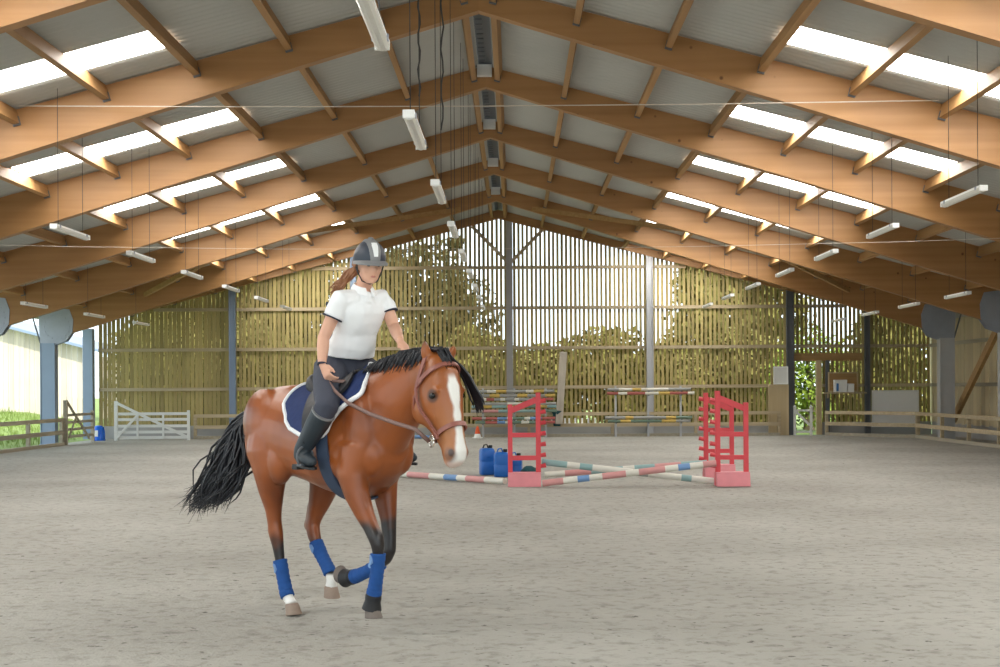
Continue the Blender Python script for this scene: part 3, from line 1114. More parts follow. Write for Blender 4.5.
# blue tub
p = at(98.5, 440, 43.4)
r = empty('feed_tub', (p.x, 43.4, 0), 'upturned blue plastic tub between corner post and white gate', 'tub')
q = MB()
q.lathe([(0.20, 0.0), (0.215, 0.02), (0.20, 0.035), (0.19, 0.28), (0.165, 0.39), (0.11, 0.44), (0.04, 0.455)], (p.x, 43.4, 0), 20)
q.build('tub_shell', 'blue_tub', r, True, None, 50)
q = MB(); q.box((p.x - 0.02, 43.4 - 0.19, 0.22), (0.12, 0.012, 0.18)); q.build('painted_highlight', 'white_plastic', r)  # highlight on the tub, put in as a flat white piece

# doorway corner: small white wicket gate, panels, shelf
Yg = 44.55
a, c = at(793.5, 436, Yg), at(812.5, 436, Yg)
r = empty('wicket_gate', (a.x, Yg, 0), 'small white gate in the doorway at the slatted wall corner', 'gate')
for xx in (a.x + 0.04, c.x - 0.04):
    q = MB(); q.box((xx, Yg, 0.42), (0.07, 0.07, 0.84)); q.lathe([(0.045, 0.84), (0.05, 0.88), (0.01, 0.91)], (xx, Yg, 0), 8); q.build('gate_post', 'white_paint', r)
for z in (0.10, 0.76):
    q = MB(); q.box(((a.x + c.x) / 2, Yg, z), (c.x - a.x - 0.1, 0.04, 0.06)); q.build('gate_rail', 'white_paint', r)
q = MB(); q.bar((a.x + 0.08, Yg - 0.02, 0.72), (c.x - 0.08, Yg - 0.02, 0.30), 0.03, 0.07); q.build('diagonal', 'white_paint', r)


def panel(name, px0, px1, py0, py1, Y, mat, label, cat, th=0.03, trim=None):
    a, c = at(px0, py1, Y), at(px1, py0, Y)
    r = empty(name, ((a.x + c.x) / 2, Y, max(0, a.z)), label, cat)
    q = MB(); q.box(((a.x + c.x) / 2, Y, (max(0, a.z) + c.z) / 2), (c.x - a.x, th, c.z - max(0, a.z))); q.build('panel_sheet', mat, r)
    if trim:
        for z in (max(0, a.z) + 0.02, c.z - 0.02):
            q = MB(); q.box(((a.x + c.x) / 2, Y - th / 2 - 0.008, z), (c.x - a.x, 0.016, 0.04)); q.build('edge_strip', trim, r)
        for xx in (a.x + 0.02, c.x - 0.02):
            q = MB(); q.box((xx, Y - th / 2 - 0.008, (max(0, a.z) + c.z) / 2), (0.04, 0.016, c.z - max(0, a.z) - 0.08)); q.build('edge_strip', trim, r)
    return r


panel('whiteboard', 872, 918.5, 390, 427, 44.66, 'white_plastic', 'large white board fixed on the slats behind the corner fence', 'board', 0.03, 'white_paint')
panel('notice_board', 773.5, 788, 366.5, 384.4, 44.5, 'white_paint', 'square white notice panel above the plywood sheet', 'board', 0.03, 'white_plastic')
panel('plywood_sheet', 768.5, 788.5, 384.5, 437, 44.5, 'plywood', 'tall pale plywood sheet standing beside the doorway post', 'panel', 0.03, 'plywood')
panel('plywood_sheet', 828, 858, 372, 392, 44.72, 'dark_brace', 'tan plywood backing board over the small shelf', 'panel', 0.02, 'plywood')
a, c = at(823.5, 392, 44.55), at(866, 392, 44.55)
r = empty('wall_shelf', ((a.x + c.x) / 2, 44.55, a.z), 'narrow wooden shelf between doorway jamb and dark wall post', 'shelf')
q = MB(); q.box(((a.x + c.x) / 2, 44.57, a.z - 0.03), (c.x - a.x, 0.24, 0.045)); q.build('shelf_board', 'rail_wood', r)
for xx in (a.x + 0.15, c.x - 0.15):
    q = MB(); q.box((xx, 44.62, a.z - 0.12), (0.04, 0.12, 0.14)); q.build('bracket', 'rail_wood', r)
zs = a.z - 0.0075
for px0, px1, h, lab in ((834, 846.5, 0.38, 'white medicine box with blue stripe on the wall shelf'), (847.5, 853.5, 0.26, 'smaller plain white box beside the striped one on the shelf')):
    a, c = at(px0, 392, 44.55), at(px1, 392, 44.55)
    r = empty('first_aid_box', ((a.x + c.x) / 2, 44.55, zs), lab, 'box')
    q = MB(); q.box(((a.x + c.x) / 2, 44.55, zs + h / 2), (c.x - a.x, 0.18, h)); q.build('box_body', 'white_plastic', r)
    q = MB(); q.box(((a.x + c.x) / 2, 44.55, zs + h - 0.03), (c.x - a.x + 0.01, 0.19, 0.02)); q.build('lid_rim', 'white_paint', r)
    if h > 0.3:
        q = MB(); q.box((a.x + 0.09, 44.455, zs + 0.15), (0.07, 0.006, 0.24)); q.build('blue_stripe', 'sign_blue', r)

# ------------------------------------------------------------------ horse and rider: local frame (forward, left, up)
TH = math.radians(50)
H0 = V(-0.671, 9.45, 0)
UX, UY = math.cos(TH), -math.sin(TH)
VX_, VY_ = math.sin(TH), math.cos(TH)


def HP(x, y, s):
    """photo direction met with a plane parallel to the horse's middle plane, s metres to its left"""
    a, b_ = ray(x, y)
    Y = (s - (CX - H0.x) * VX_ + H0.y * VY_) / (a * VX_ + VY_)
    X = CX + a * Y
    return V((X - H0.x) * UX + (Y - H0.y) * UY, s, CZ + b_ * Y)


def local_root(name, label, cat):
    o = empty(name, H0, label, cat)
    o.rotation_euler = (0, 0, -TH)
    ORIG[o.name] = V(0, 0, 0)
    return o


def smoothstep(a, b_, x):
    t = max(0, min(1, (x - a) / (b_ - a)))
    return t * t * (3 - 2 * t)


def remesh(mbd, name, voxel, smooth_iter, factor=0.5):
    me_ = mbd.mesh(name + '_raw')
    o = bpy.data.objects.new(name + '_raw', me_)
    COL.objects.link(o)
    md = o.modifiers.new('r', 'REMESH')
    md.mode = 'VOXEL'
    md.voxel_size = voxel
    md.use_smooth_shade = True
    if smooth_iter:
        ms = o.modifiers.new('s', 'SMOOTH')
        ms.factor = factor
        ms.iterations = smooth_iter
    dg = bpy.context.evaluated_depsgraph_get()
    out = bpy.data.meshes.new_from_object(o.evaluated_get(dg))
    out.name = name
    bpy.data.objects.remove(o)
    bpy.data.meshes.remove(me_)
    return out


def ring_tb(top, bot, w, n=24, power=0.9, egg=0.0):
    """ring in a plane holding the lateral axis: top and bottom points (forward, up), half width"""
    t, b_ = V(top[0], 0, top[1]), V(bot[0], 0, bot[1])
    c, h = (t + b_) / 2, (t - b_) / 2
    out = []
    for k in range(n):
        a = 2 * math.pi * k / n
        ca, sa = math.cos(a), math.sin(a)
        ww = w * (1 - egg * ca)
        out.append(c + h * math.copysign(abs(ca) ** power, ca) + V(0, ww * math.copysign(abs(sa) ** power, sa), 0))
    return out


def limb(mbd, st, n=14):
    """stations: (pos, half depth fore-aft, half width lateral)"""
    pts = [V(s[0]) for s in st]
    rings = []
    for i, (p, rd, rl) in enumerate(st):
        d = (pts[min(i + 1, len(pts) - 1)] - pts[max(i - 1, 0)]).normalized()
        lat = V(0, 1, 0)
        lat = (lat - d * lat.dot(d)).normalized()
        fwd = lat.cross(d)
        rings.append([V(p) + fwd * (rd * math.cos(2 * math.pi * k / n)) + lat * (rl * math.sin(2 * math.pi * k / n)) for k in range(n)])
    mbd.loft(rings)


TORSO = [(-0.965, 1.36, 1.16, 0.05), (-0.93, 1.42, 1.05, 0.13), (-0.85, 1.475, 0.98, 0.205), (-0.70, 1.525, 0.90, 0.265), (-0.50, 1.535, 0.91, 0.262),
         (-0.25, 1.495, 0.875, 0.270), (0.0, 1.475, 0.825, 0.285), (0.18, 1.525, 0.805, 0.27), (0.33, 1.595, 0.82, 0.235), (0.46, 1.55, 0.88, 0.20),
         (0.555, 1.42, 0.96, 0.150), (0.61, 1.28, 1.04, 0.09)]


def torso_at(u):
    for a, b_ in zip(TORSO[:-1], TORSO[1:]):
        if a[0] <= u <= b_[0]:
            t = (u - a[0]) / (b_[0] - a[0])
            return tuple(a[i] + (b_[i] - a[i]) * t for i in range(1, 4))
    e = TORSO[0] if u < TORSO[0][0] else TORSO[-1]
    return e[1:]


def tsurf(u, phi, off=0.0):
    """point on the barrel: phi 0 = spine, pi/2 = left side, -pi/2 = right side"""
    t, b_, w = torso_at(u)
    c, h = (t + b_) / 2, (t - b_) / 2
    ca, sa = math.cos(phi), math.sin(phi)
    return V(u, (w + off) * math.copysign(abs(sa) ** 0.9, sa) * (1 - 0.06 * ca), c + (h + off) * math.copysign(abs(ca) ** 0.9, ca))


HEAD = [((1.03, 1.725), (0.90, 1.56), .080), ((1.105, 1.70), (0.895, 1.43), .100), ((1.170, 1.615), (0.90, 1.34), .119), ((1.205, 1.51), (0.93, 1.285), .115),
        ((1.225, 1.41), (0.995, 1.245), .093), ((1.242, 1.31), (1.055, 1.195), .073), ((1.260, 1.215), (1.105, 1.135), .062), ((1.277, 1.14), (1.125, 1.085), .064),
        ((1.268, 1.085), (1.135, 1.05), .057), ((1.235, 1.045), (1.16, 1.03), .034)]


def hsurf(t, phi, off=0.0):
    """point on the head: t ring index, phi 0 = front of the face, -pi/2 = right cheek"""
    i = min(len(HEAD) - 2, int(t))
    f = t - i
    (a, b_, w), (a2, b2, w2) = HEAD[i], HEAD[i + 1]
    T = V(a[0], 0, a[1]).lerp(V(a2[0], 0, a2[1]), f)
    B = V(b_[0], 0, b_[1]).lerp(V(b2[0], 0, b2[1]), f)
    w = w + (w2 - w) * f
    c, h = (T + B) / 2, (T - B) / 2
    ca, sa = math.cos(phi), math.sin(phi)
    return c + (h + h.normalized() * off) * math.copysign(abs(ca) ** 0.85, ca) + V(0, (w + off) * math.copysign(abs(sa) ** 0.85, sa), 0)


horse = local_root('horse', 'bay horse with white blaze cantering across the sand, carrying a rider', 'horse')
hb = MB()
hb.loft([ring_tb((u, t), (u, b_), w, 28, 0.9, 0.06) for u, t, b_, w in TORSO])
# neck
NECK = [((0.22, 1.56), (0.50, 0.95), .185), ((0.36, 1.605), (0.575, 1.05), .160), ((0.52, 1.65), (0.68, 1.16), .135), ((0.68, 1.70), (0.79, 1.27), .120), ((0.83, 1.725), (0.865, 1.37), .098), ((0.97, 1.735), (0.92, 1.45), .085)]
hb.loft([ring_tb(t, b_, w, 24, 0.9) for t, b_, w in NECK])
hb.loft([ring_tb(a, b_, w, 24, 0.85) for a, b_, w in HEAD])
# cheeks, brow ridges, nostril rims, chin, shoulder and haunch muscles, breast
for s in (-1, 1):
    hb.ball((0.975, s * 0.066, 1.385), (0.10, 0.048, 0.105), 10)
    hb.ball((1.135, s * 0.097, 1.490), (0.050, 0.015, 0.020), 8)
    hb.ball((1.14, s * 0.088, 1.40), (0.012, 0.016, 0.10), 8)
    hb.ball((1.232, s * 0.048, 1.125), (0.032, 0.024, 0.035), 8)
    hb.ball((0.385, s * 0.155, 1.24), (0.18, 0.075, 0.27), 12)
    hb.ball((0.475, s * 0.105, 1.09), (0.125, 0.085, 0.14), 12)
    hb.ball((-0.70, s * 0.155, 1.27), (0.25, 0.115, 0.24), 12)
    hb.ball((-0.84, s * 0.11, 1.16), (0.14, 0.11, 0.24), 12)
for s in (-1, 1):
    hb.ball((0.27, s * 0.19, 1.06), (0.11, 0.075, 0.13), 12)
    hb.ball((-0.47, s * 0.185, 1.03), (0.13, 0.075, 0.17), 12)
hb.ball((1.175, 0, 1.052), (0.04, 0.035, 0.025), 8)
# ears
EARS = [(-1, HP(425, 342, -0.085), V(1.02, -0.070, 1.665)), (1, HP(453.5, 346.5, 0.09), V(1.045, 0.082, 1.675))]
for s, tip, base in EARS:
    d = (tip - base) * 1.14
    hb.loft([[base + d * t + V(r * 0.7 * math.cos(a), r * 1.0 * math.sin(a), 0) for a in [2 * math.pi * k / 10 for k in range(10)]] for t, r in ((-0.15, .026), (0.15, .034), (0.45, .037), (0.75, .026), (0.98, .009))])
# legs
LEG_FR = [(V(.38, -.15, 1.15), .17, .10), (HP(352, 474, -.175), .125, .088), (HP(357, 494, -.170), .092, .074), (HP(364, 512, -.16), .070, .058), (HP(371, 527, -.15), .054, .047),
          (HP(376, 538, -.145), .053, .047), (HP(378, 546, -.14), .047, .043), (HP(378, 556, -.14), .036, .032), (HP(377, 573, -.135), .031, .028), (HP(375, 588, -.13), .034, .030),
          (HP(373.5, 596, -.13), .043, .038), (HP(373, 602, -.13), .037, .036), (HP(372, 607, -.13), .047, .045)]
LEG_FL = [(V(.36, .15, 1.15), .17, .10), (HP(383, 478, .16), .12, .085), (HP(386, 500, .155), .082, .068), (HP(388.5, 520, .15), .058, .050), (HP(389.5, 538, .145), .048, .044),
          (HP(389, 550, .14), .052, .046), (HP(385.5, 559, .13), .044, .042), (HP(378, 565, .11), .035, .033), (HP(368, 571, .09), .031, .029), (HP(358, 575.5, .075), .034, .031),
          (HP(352.5, 577, .07), .043, .038), (HP(348.5, 577.5, .07), .037, .036), (HP(345.5, 578, .07), .046, .044)]
LEG_HR = [(V(-.66, -.13, 1.28), .25, .12), (HP(268, 452, -.165), .205, .125), (HP(271, 474, -.165), .145, .105), (HP(271.5, 492, -.16), .105, .080), (HP(273.5, 509, -.15), .070, .054),
          (HP(274.5, 522, -.145), .058, .046), (HP(276.0, 534, -.14), .062, .046), (HP(278, 546, -.135), .047, .038), (HP(280, 560, -.13), .039, .033), (HP(283, 576, -.125), .034, .030), (HP(286, 591, -.12), .036, .031),
          (HP(288, 597.5, -.12), .043, .038), (HP(290.5, 601.5, -.12), .036, .034), (HP(292, 605, -.12), .046, .044)]
LEG_HL = [(V(-.62, .14, 1.25), .24, .12), (V(-.46, .17, 1.02), .185, .12), (HP(324, 487, .155), .125, .09), (HP(319, 503, .145), .090, .068), (HP(315, 516, .135), .062, .050),
          (HP(312.5, 525, .125), .060, .047), (HP(314, 535, .12), .056, .043), (HP(317, 545, .12), .043, .036), (HP(321, 554, .12), .034, .031), (HP(326, 564, .12), .033, .030),
          (HP(330, 572, .12), .036, .032), (HP(331.5, 577, .12), .043, .038), (HP(332, 582, .12), .037, .036), (HP(331, 587.5, .12), .047, .045)]
for lg in (LEG_FR, LEG_FL, LEG_HR, LEG_HL):
    limb(hb, lg, 16)
for pt in (HP(272.4, 530, -.14), HP(308.8, 525, .125)):
    hb.ball(pt, (0.048, 0.030, 0.050), 8)
    hb.tube([pt, pt + V(0.03, 0, 0.15)], [.032, .026], 8)
# dock of the tail
DOCK = HP(251, 413, 0.0)
DOCK = V(-1.0, 0.0, 1.37)
hb.tube([(-0.90, 0, 1.42), (-0.99, 0, 1.40), (-1.07, -0.02, 1.33), (-1.13, -0.04, 1.22)], [.05, .042, .032, .02], 10)
body_me = remesh(hb, 'body', 0.0105, 11, 0.5)
# coat colour per vertex: bay, black points, white blaze and hind pasterns
ca = body_me.color_attributes.new('coat_colour', 'FLOAT_COLOR', 'POINT')
cols = []
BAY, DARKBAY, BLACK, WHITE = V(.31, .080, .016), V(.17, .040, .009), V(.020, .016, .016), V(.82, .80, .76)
PINK, TANB = V(.62, .40, .33), V(.46, .20, .075)
for vtx in body_me.vertices:
    p = vtx.co
    n1_ = noise.noise(p * 3.0)
    n2_ = noise.noise(p * 14.0)
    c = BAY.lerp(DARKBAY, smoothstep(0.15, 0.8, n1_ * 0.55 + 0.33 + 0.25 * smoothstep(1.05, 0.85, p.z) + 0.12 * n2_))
    if p.x > 0.88:                                            # head
        c = c.lerp(TANB, 0.45 * smoothstep(1.06, 1.22, p.x) * smoothstep(1.5, 1.2, p.z) + 0.15)
        front = smoothstep(0.13, 0.06, -(p.x - (1.28 - max(0, p.z - 1.15) * 0.23)) )
        wide = 0.024 + 0.017 * smoothstep(1.40, 1.49, p.z) * smoothstep(1.58, 1.50, p.z) + 0.022 * smoothstep(1.25, 1.08, p.z) + 0.006 * noise.noise(V(p.z * 22, 0, 1))
        bl = smoothstep(wide + .008, wide - .008, abs(p.y + 0.004)) * smoothstep(1.60, 1.55, p.z) * (1 if p.x > 1.10 else 0)
        c = c.lerp(WHITE, bl * (1 if vtx.normal.x > 0.05 else 0))
        if p.z < 1.085:
            c = c.lerp(PINK, 0.75 * smoothstep(1.09, 1.05, p.z))
        for s in (-1, 1):
            dn = (p - V(1.243, s * 0.066, 1.125)).length
            c = c.lerp(V(.03, .02, .02), smoothstep(0.030, 0.016, dn))
            dm = (p - V(1.225, s * 0.062, 1.11)).length
            c = c.lerp(V(.14, .09, .08), 0.55 * smoothstep(0.06, 0.03, dm))
        de = min((p - V(1.125, 0.112, 1.457)).length, (p - V(1.125, -0.112, 1.457)).length)
        c = c.lerp(BLACK, 0.75 * smoothstep(0.052, 0.030, de))
        if p.z > 1.70:
            c = c.lerp(BLACK, 0.75 * smoothstep(1.73, 1.79, p.z))
    elif p.z > 1.3 and p.x > 0.3:                             # dark line under the mane
        tz = 1.605 + (p.x - 0.36) * 0.30 if p.x < 0.7 else 1.715
        c = c.lerp(BLACK, smoothstep(tz - 0.06, tz - 0.01, p.z) * smoothstep(0.07, 0.03, abs(p.y)))
    front_leg = p.x > 0.1 or (p.y > 0 and p.x > -0.26 and p.z < .5)
    if p.z < 0.9:
        if front_leg:
            k_ = smoothstep(0.72, 0.62, p.z + 0.05 * n2_)
            c = c.lerp(BLACK, k_)
        else:
            dk = smoothstep(0.54, 0.43, p.z + 0.05 * n2_)
            back = smoothstep(0.70, 0.55, p.z) * smoothstep(-0.64, -0.70, p.x)
            c = c.lerp(BLACK, max(dk, back))
            if p.y < 0:
                wh = smoothstep(0.145, 0.125, p.z)
            else:
                wh = smoothstep(0.265, 0.245, p.z)
            c = c.lerp(WHITE, wh)
    if p.x < -1.02 and p.z > 1.0:
        c = c.lerp(BLACK, smoothstep(-1.02, -1.06, p.x))
    cols += [c.x, c.y, c.z, 1.0]
ca.data.foreach_set('color', cols)
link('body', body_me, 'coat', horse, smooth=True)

# eyes with lids
for s in (-1, 1):
    q = MB(); q.ball((1.125, s * 0.1105, 1.457), (0.026, 0.014, 0.019), 10)
    q.build('eye', 'eye_dark', horse, True)
# hooves
def hoof(cor, direc, mat, fwd=None):
    d = V(direc).normalized()
    f = V(1, 0, 0)
    f = (f - d * f.dot(d)).normalized()
    l = d.cross(f)
    rings = []
    for t, r, sh in ((-0.012, .038, 0), (0.0, .045, 0), (0.04, .050, .010), (0.064, .055, .016), (0.067, .050, .016)):
        rings.append([cor + d * t + f * (sh + r * 1.08 * math.cos(a)) + l * (r * math.sin(a)) for a in [2 * math.pi * k / 18 for k in range(18)]])
    q = MB(); q.loft(rings)
    return q.build('hoof', mat, horse, True, None, 50)


hoof(LEG_FR[-1][0], (0.05, 0, -1), 'hoof_dark')
hoof(LEG_FL[-1][0], (-0.95, 0, 0.05), 'hoof_dark')
hoof(LEG_HR[-1][0], (0.15, 0, -1), 'hoof_horn')
hoof(LEG_HL[-1][0], (-0.05, 0, -1), 'hoof_horn')

# black overreach boots on the front feet
for leg, dr, lab in ((LEG_FR, V(0.03, 0, -1), 'black overreach boot on the straight front foot'), (LEG_FL, V(-1, 0, 0.03), 'black overreach boot on the folded front foot')):
    ob = local_root('overreach_boot', lab, 'hoof boot')
    tag(ob, group='black overreach boots')
    p0 = leg[-3][0]
    d = (leg[-1][0] - leg[-3][0]).normalized()
    q = MB()
    q.tube([p0 - d * 0.030, p0 - d * 0.005, p0 + d * 0.035, p0 + d * 0.085, p0 + d * 0.088], [.044, .049, .050, .062, .054], 18, side=(0, 1, 0))
    q.build('shell', 'black_rubber', ob, True, None, 50)
    q = MB()
    q.tube([p0 - d * 0.002, p0 + d * 0.020], [.0505, .0515], 18, side=(0, 1, 0))
    q.build('strap', 'leather_black', ob, True, None, 50)

# mane: locks falling over the far side of the crest, forelock between the ears
rm = random.Random(3)


def curvy(pts, rad, sub=3):
    """rounds a short polyline into a flowing lock"""
    P = [V(p) for p in pts]
    P = [P[0] * 2 - P[1]] + P + [P[-1] * 2 - P[-2]]
    op, orr = [], []
    for i in range(1, len(P) - 2):
        for k in range(sub):
            t = k / sub
            p0, p1, p2, p3 = P[i - 1], P[i], P[i + 1], P[i + 2]
            op.append(0.5 * ((2 * p1) + (p2 - p0) * t + (2 * p0 - 5 * p1 + 4 * p2 - p3) * t * t + (3 * p1 - p0 - 3 * p2 + p3) * t ** 3))
            orr.append(rad[i - 1] + (rad[i] - rad[i - 1]) * t)
    return op + [P[-2]], orr + [rad[-1]]




def crest(u):
    return 1.600 + 0.135 * smoothstep(0.20, 0.85, u)


q = MB()
for k in range(260):                                         # far-side locks
    u = 0.27 + 0.76 * k / 259
    base = V(u, rm.uniform(-.015, .02), crest(u) - 0.012)
    L_ = rm.uniform(0.12, 0.24)
    o1 = base + V(rm.uniform(-.03, .01), .04, rm.uniform(.008, .024))
    o3 = base + V(rm.uniform(-.07, -.01), 0.10 + rm.uniform(0, .05), -L_)
    q.tube([base, o1, o1.lerp(o3, .5) + V(0, .03, .02), o3], [0.010, 0.011, 0.008, 0.002], 5)
for k in range(460):                                         # near-side locks hugging the crest
    u = 0.30 + 0.74 * k / 459
    ln = 0.045 + 0.075 * smoothstep(0.45, 0.75, u) * smoothstep(1.06, 0.9, u)
    base = V(u, rm.uniform(-.01, .015), crest(u) - 0.006 + rm.uniform(-.006, .012))
    hw = 0.10 + 0.03 * smoothstep(.8, .4, u)
    l_ = ln * rm.uniform(.35, 1.15)
    yy = -hw * (1 - (1 - min(1, l_ / 0.22)) ** 2) ** 0.5
    e = base + V(rm.uniform(-.06, -.01), yy - 0.012, -l_)
    q.tube([base, base.lerp(e, .45) + V(0, -.022, .018), e], [0.009, 0.007, 0.001], 4)
q.build('mane', 'horse_hair', horse, True)
q = MB()
for k in range(34):
    b_ = V(1.04 + rm.uniform(-.03, .03), rm.uniform(-.045, .02), 1.725)
    e = V(1.165 + rm.uniform(-.02, .01), b_.y + rm.uniform(-.01, .04), 1.64 + rm.uniform(-.025, .025))
    q.tube([b_, b_ + V(.05, 0.004, .012), e], [.009, .009, .002], 5)
for k in range(60):                                          # lock blown off the far cheek
    j = rm.gauss(0, 1)
    q.tube([V(1.06, 0.06, 1.70), HP(459 + j, 366, .11), HP(466 + 1.5 * j, 376, .14), HP(472 + 2.2 * j, 388 + j, .17), HP(477 + 2.4 * j, 399, .19), HP(480 + 2.0 * j, 408 + 3 * rm.gauss(0, 1), .20)], [.006, .008, .009, .009, .007, .001], 5)
q.build('forelock', 'horse_hair', horse, True)
# tail: many tapering locks streaming back
q = MB()
for k in range(300):
    j = max(-1.7, min(1.7, rm.gauss(0, .85)))
    wv = rm.uniform(-.012, .012)
    b_ = V(-1.0 + rm.uniform(-.03, .02), rm.uniform(-.04, .04), 1.385 + rm.uniform(-.05, .02))
    m1 = HP(241 + 4.5 * j, 430 + 4 * rm.gauss(0, 1), -0.03)
    m2 = HP(231 + 9 * j, 457 + 5 * rm.gauss(0, 1), -0.09)
    m3 = HP(219 + 11 * j, 484 + 6 * rm.gauss(0, 1), -0.15)
    e = HP(205 + 10 * j + rm.uniform(-7, 7), 505 - 3 * j + 5 * rm.gauss(0, 1), -0.20)
    for pnt, sc in ((m1, .02), (m2, .035), (m3, .04), (e, .05)):
        pnt.y += rm.gauss(0, 1) * sc
        pnt.x += 0
    q.tube(*curvy([b_, m1, m2, m3, e], [.010, .011, .010, .007, .001]), 4)
for k in range(16):
    e = HP(185 + rm.uniform(-6, 10), 497 + rm.uniform(-8, 10), -0.2)
    q.tube(*curvy([HP(238, 432, -.03), HP(222 + rm.uniform(-5, 2), 458, -.08), HP(205 + rm.uniform(-8, 2), 482, -.14), e], [.006, .006, .004, .001]), 4)
q.build('tail', 'horse_hair', horse, True)

# ------------------------------------------------------------------ leg wraps
def wrap(leg, i0, i1, t0, t1, label):
    pts, rr = [], []
    idx = [i0 + t0] + list(range(int(i0 + t0) + 1, int(i1 + t1) + (1 if t1 > 0 else 0))) + [i1 + t1]
    dense = []
    n = 26
    for k in range(n + 1):
        f = idx[0] + (idx[-1] - idx[0]) * k / n
        i = min(len(leg) - 2, int(f)); tt = f - i
        p = leg[i][0].lerp(leg[i + 1][0], tt)
        r = max(leg[i][1] + (leg[i + 1][1] - leg[i][1]) * tt, leg[i][2])
        dense.append((p, min(r, 0.037) + 0.0105 + 0.0016 * (1 if k % 3 < 2 else -1)))
    ctr = dense[0][0]
    root = local_root('leg_wrap', label, 'leg wrap')
    tag(root, group='blue leg wraps on the horse')
    q = MB()
    q.tube([d[0] for d in dense], [d[1] for d in dense], 16, side=(0, 1, 0))
    q.build('bandage', 'wrap_blue', root, True)
    # fastening patch on the outer, camera-near side
    p, r = dense[4]
    d = (dense[7][0] - dense[1][0]).normalized()
    out = V(-0.35, -1, 0)
    out = (out - d * out.dot(d)).normalized()
    side = out.cross(d)
    rings = []
    for s_ in (0.0, 1.0):
        rings.append([p + out * (r * (0.80 if s_ == 0 else 1.0) + 0.004 * s_ - 0.006 * (math.cos(a) ** 2)) + side * (0.026 * math.cos(a)) + d * (0.032 * math.sin(a)) for a in [2 * math.pi * k / 14 for k in range(14)]])
    q = MB(); q.loft(rings)
    q.build('fastening_patch', 'wrap_patch', root, True, None, 40)
    return root


wrap(LEG_FR, 6, 10, 0.75, -0.2, 'blue bandage on the straight front leg of the horse')
wrap(LEG_FL, 6, 10, 0.6, -0.2, 'blue bandage on the folded front leg of the horse')
wrap(LEG_HR, 8, 11, 0.0, -0.1, 'blue bandage on the trailing hind leg of the horse near the tail')
wrap(LEG_HL, 7, 10, -0.3, 0.3, 'blue bandage on the lifted far hind leg with white pastern')

# ------------------------------------------------------------------ saddle pad, saddle, girth, stirrups
def pad_uv(w):
    ur = -0.345 + 0.02 * w + 0.10 * smoothstep(0.72, 1.0, w)
    uf = 0.33 + 0.15 * math.sin(math.pi * min(1, w * 1.05)) - 0.08 * smoothstep(0.6, 1.0, w)
    return ur, uf


def pad_pt(t, w, side, off):
    ur, uf = pad_uv(w)
    u = ur + (uf - ur) * t
    phm = math.radians(78 + 10 * t) * (1 - 0.06 * smoothstep(0.14, 0.0, t) - 0.05 * smoothstep(0.9, 1.0, t))
    peak = 0.035 * smoothstep(0.75, 1.0, t) * smoothstep(0.25, 0.0, w)
    p = tsurf(u, side * max(0.0001, w * phm), off)
    p.z += peak
    if u > 0.30:
        p.y += side * 0.03 * smoothstep(0.30, 0.45, u) * smoothstep(0.1, 0.4, w)
    return p


sp = local_root('saddle_pad', 'navy quilted saddle pad with white binding under the saddle', 'saddle pad')
q = MB()
NT, NW = 26, 18
rows_out, rows_in = [], []
for i in range(-NW, NW + 1):
    w = abs(i) / NW
    s = 1 if i >= 0 else -1
    rows_out.append([pad_pt(k / NT, w, s, 0.032) for k in range(NT + 1)])
    rows_in.append([pad_pt(k / NT, w, s, 0.008) for k in range(NT + 1)])
rings = [ro + list(reversed(ri)) for ro, ri in zip(rows_out, rows_in)]
q.loft(rings)
q.build('quilted_cloth', 'pad_navy', sp, True, None, 60)
q = MB()
for s in (-1, 1):
    path = [pad_pt(1.0, w / 12, s, 0.028) for w in range(0, 13)] + [pad_pt(1 - k / 14, 1.0, s, 0.028) for k in range(1, 15)] + [pad_pt(0.0, 1 - w / 12, s, 0.028) for w in range(1, 13)]
    q.tube(path, 0.0155, 8)
q.build('binding', 'pad_white', sp, True)

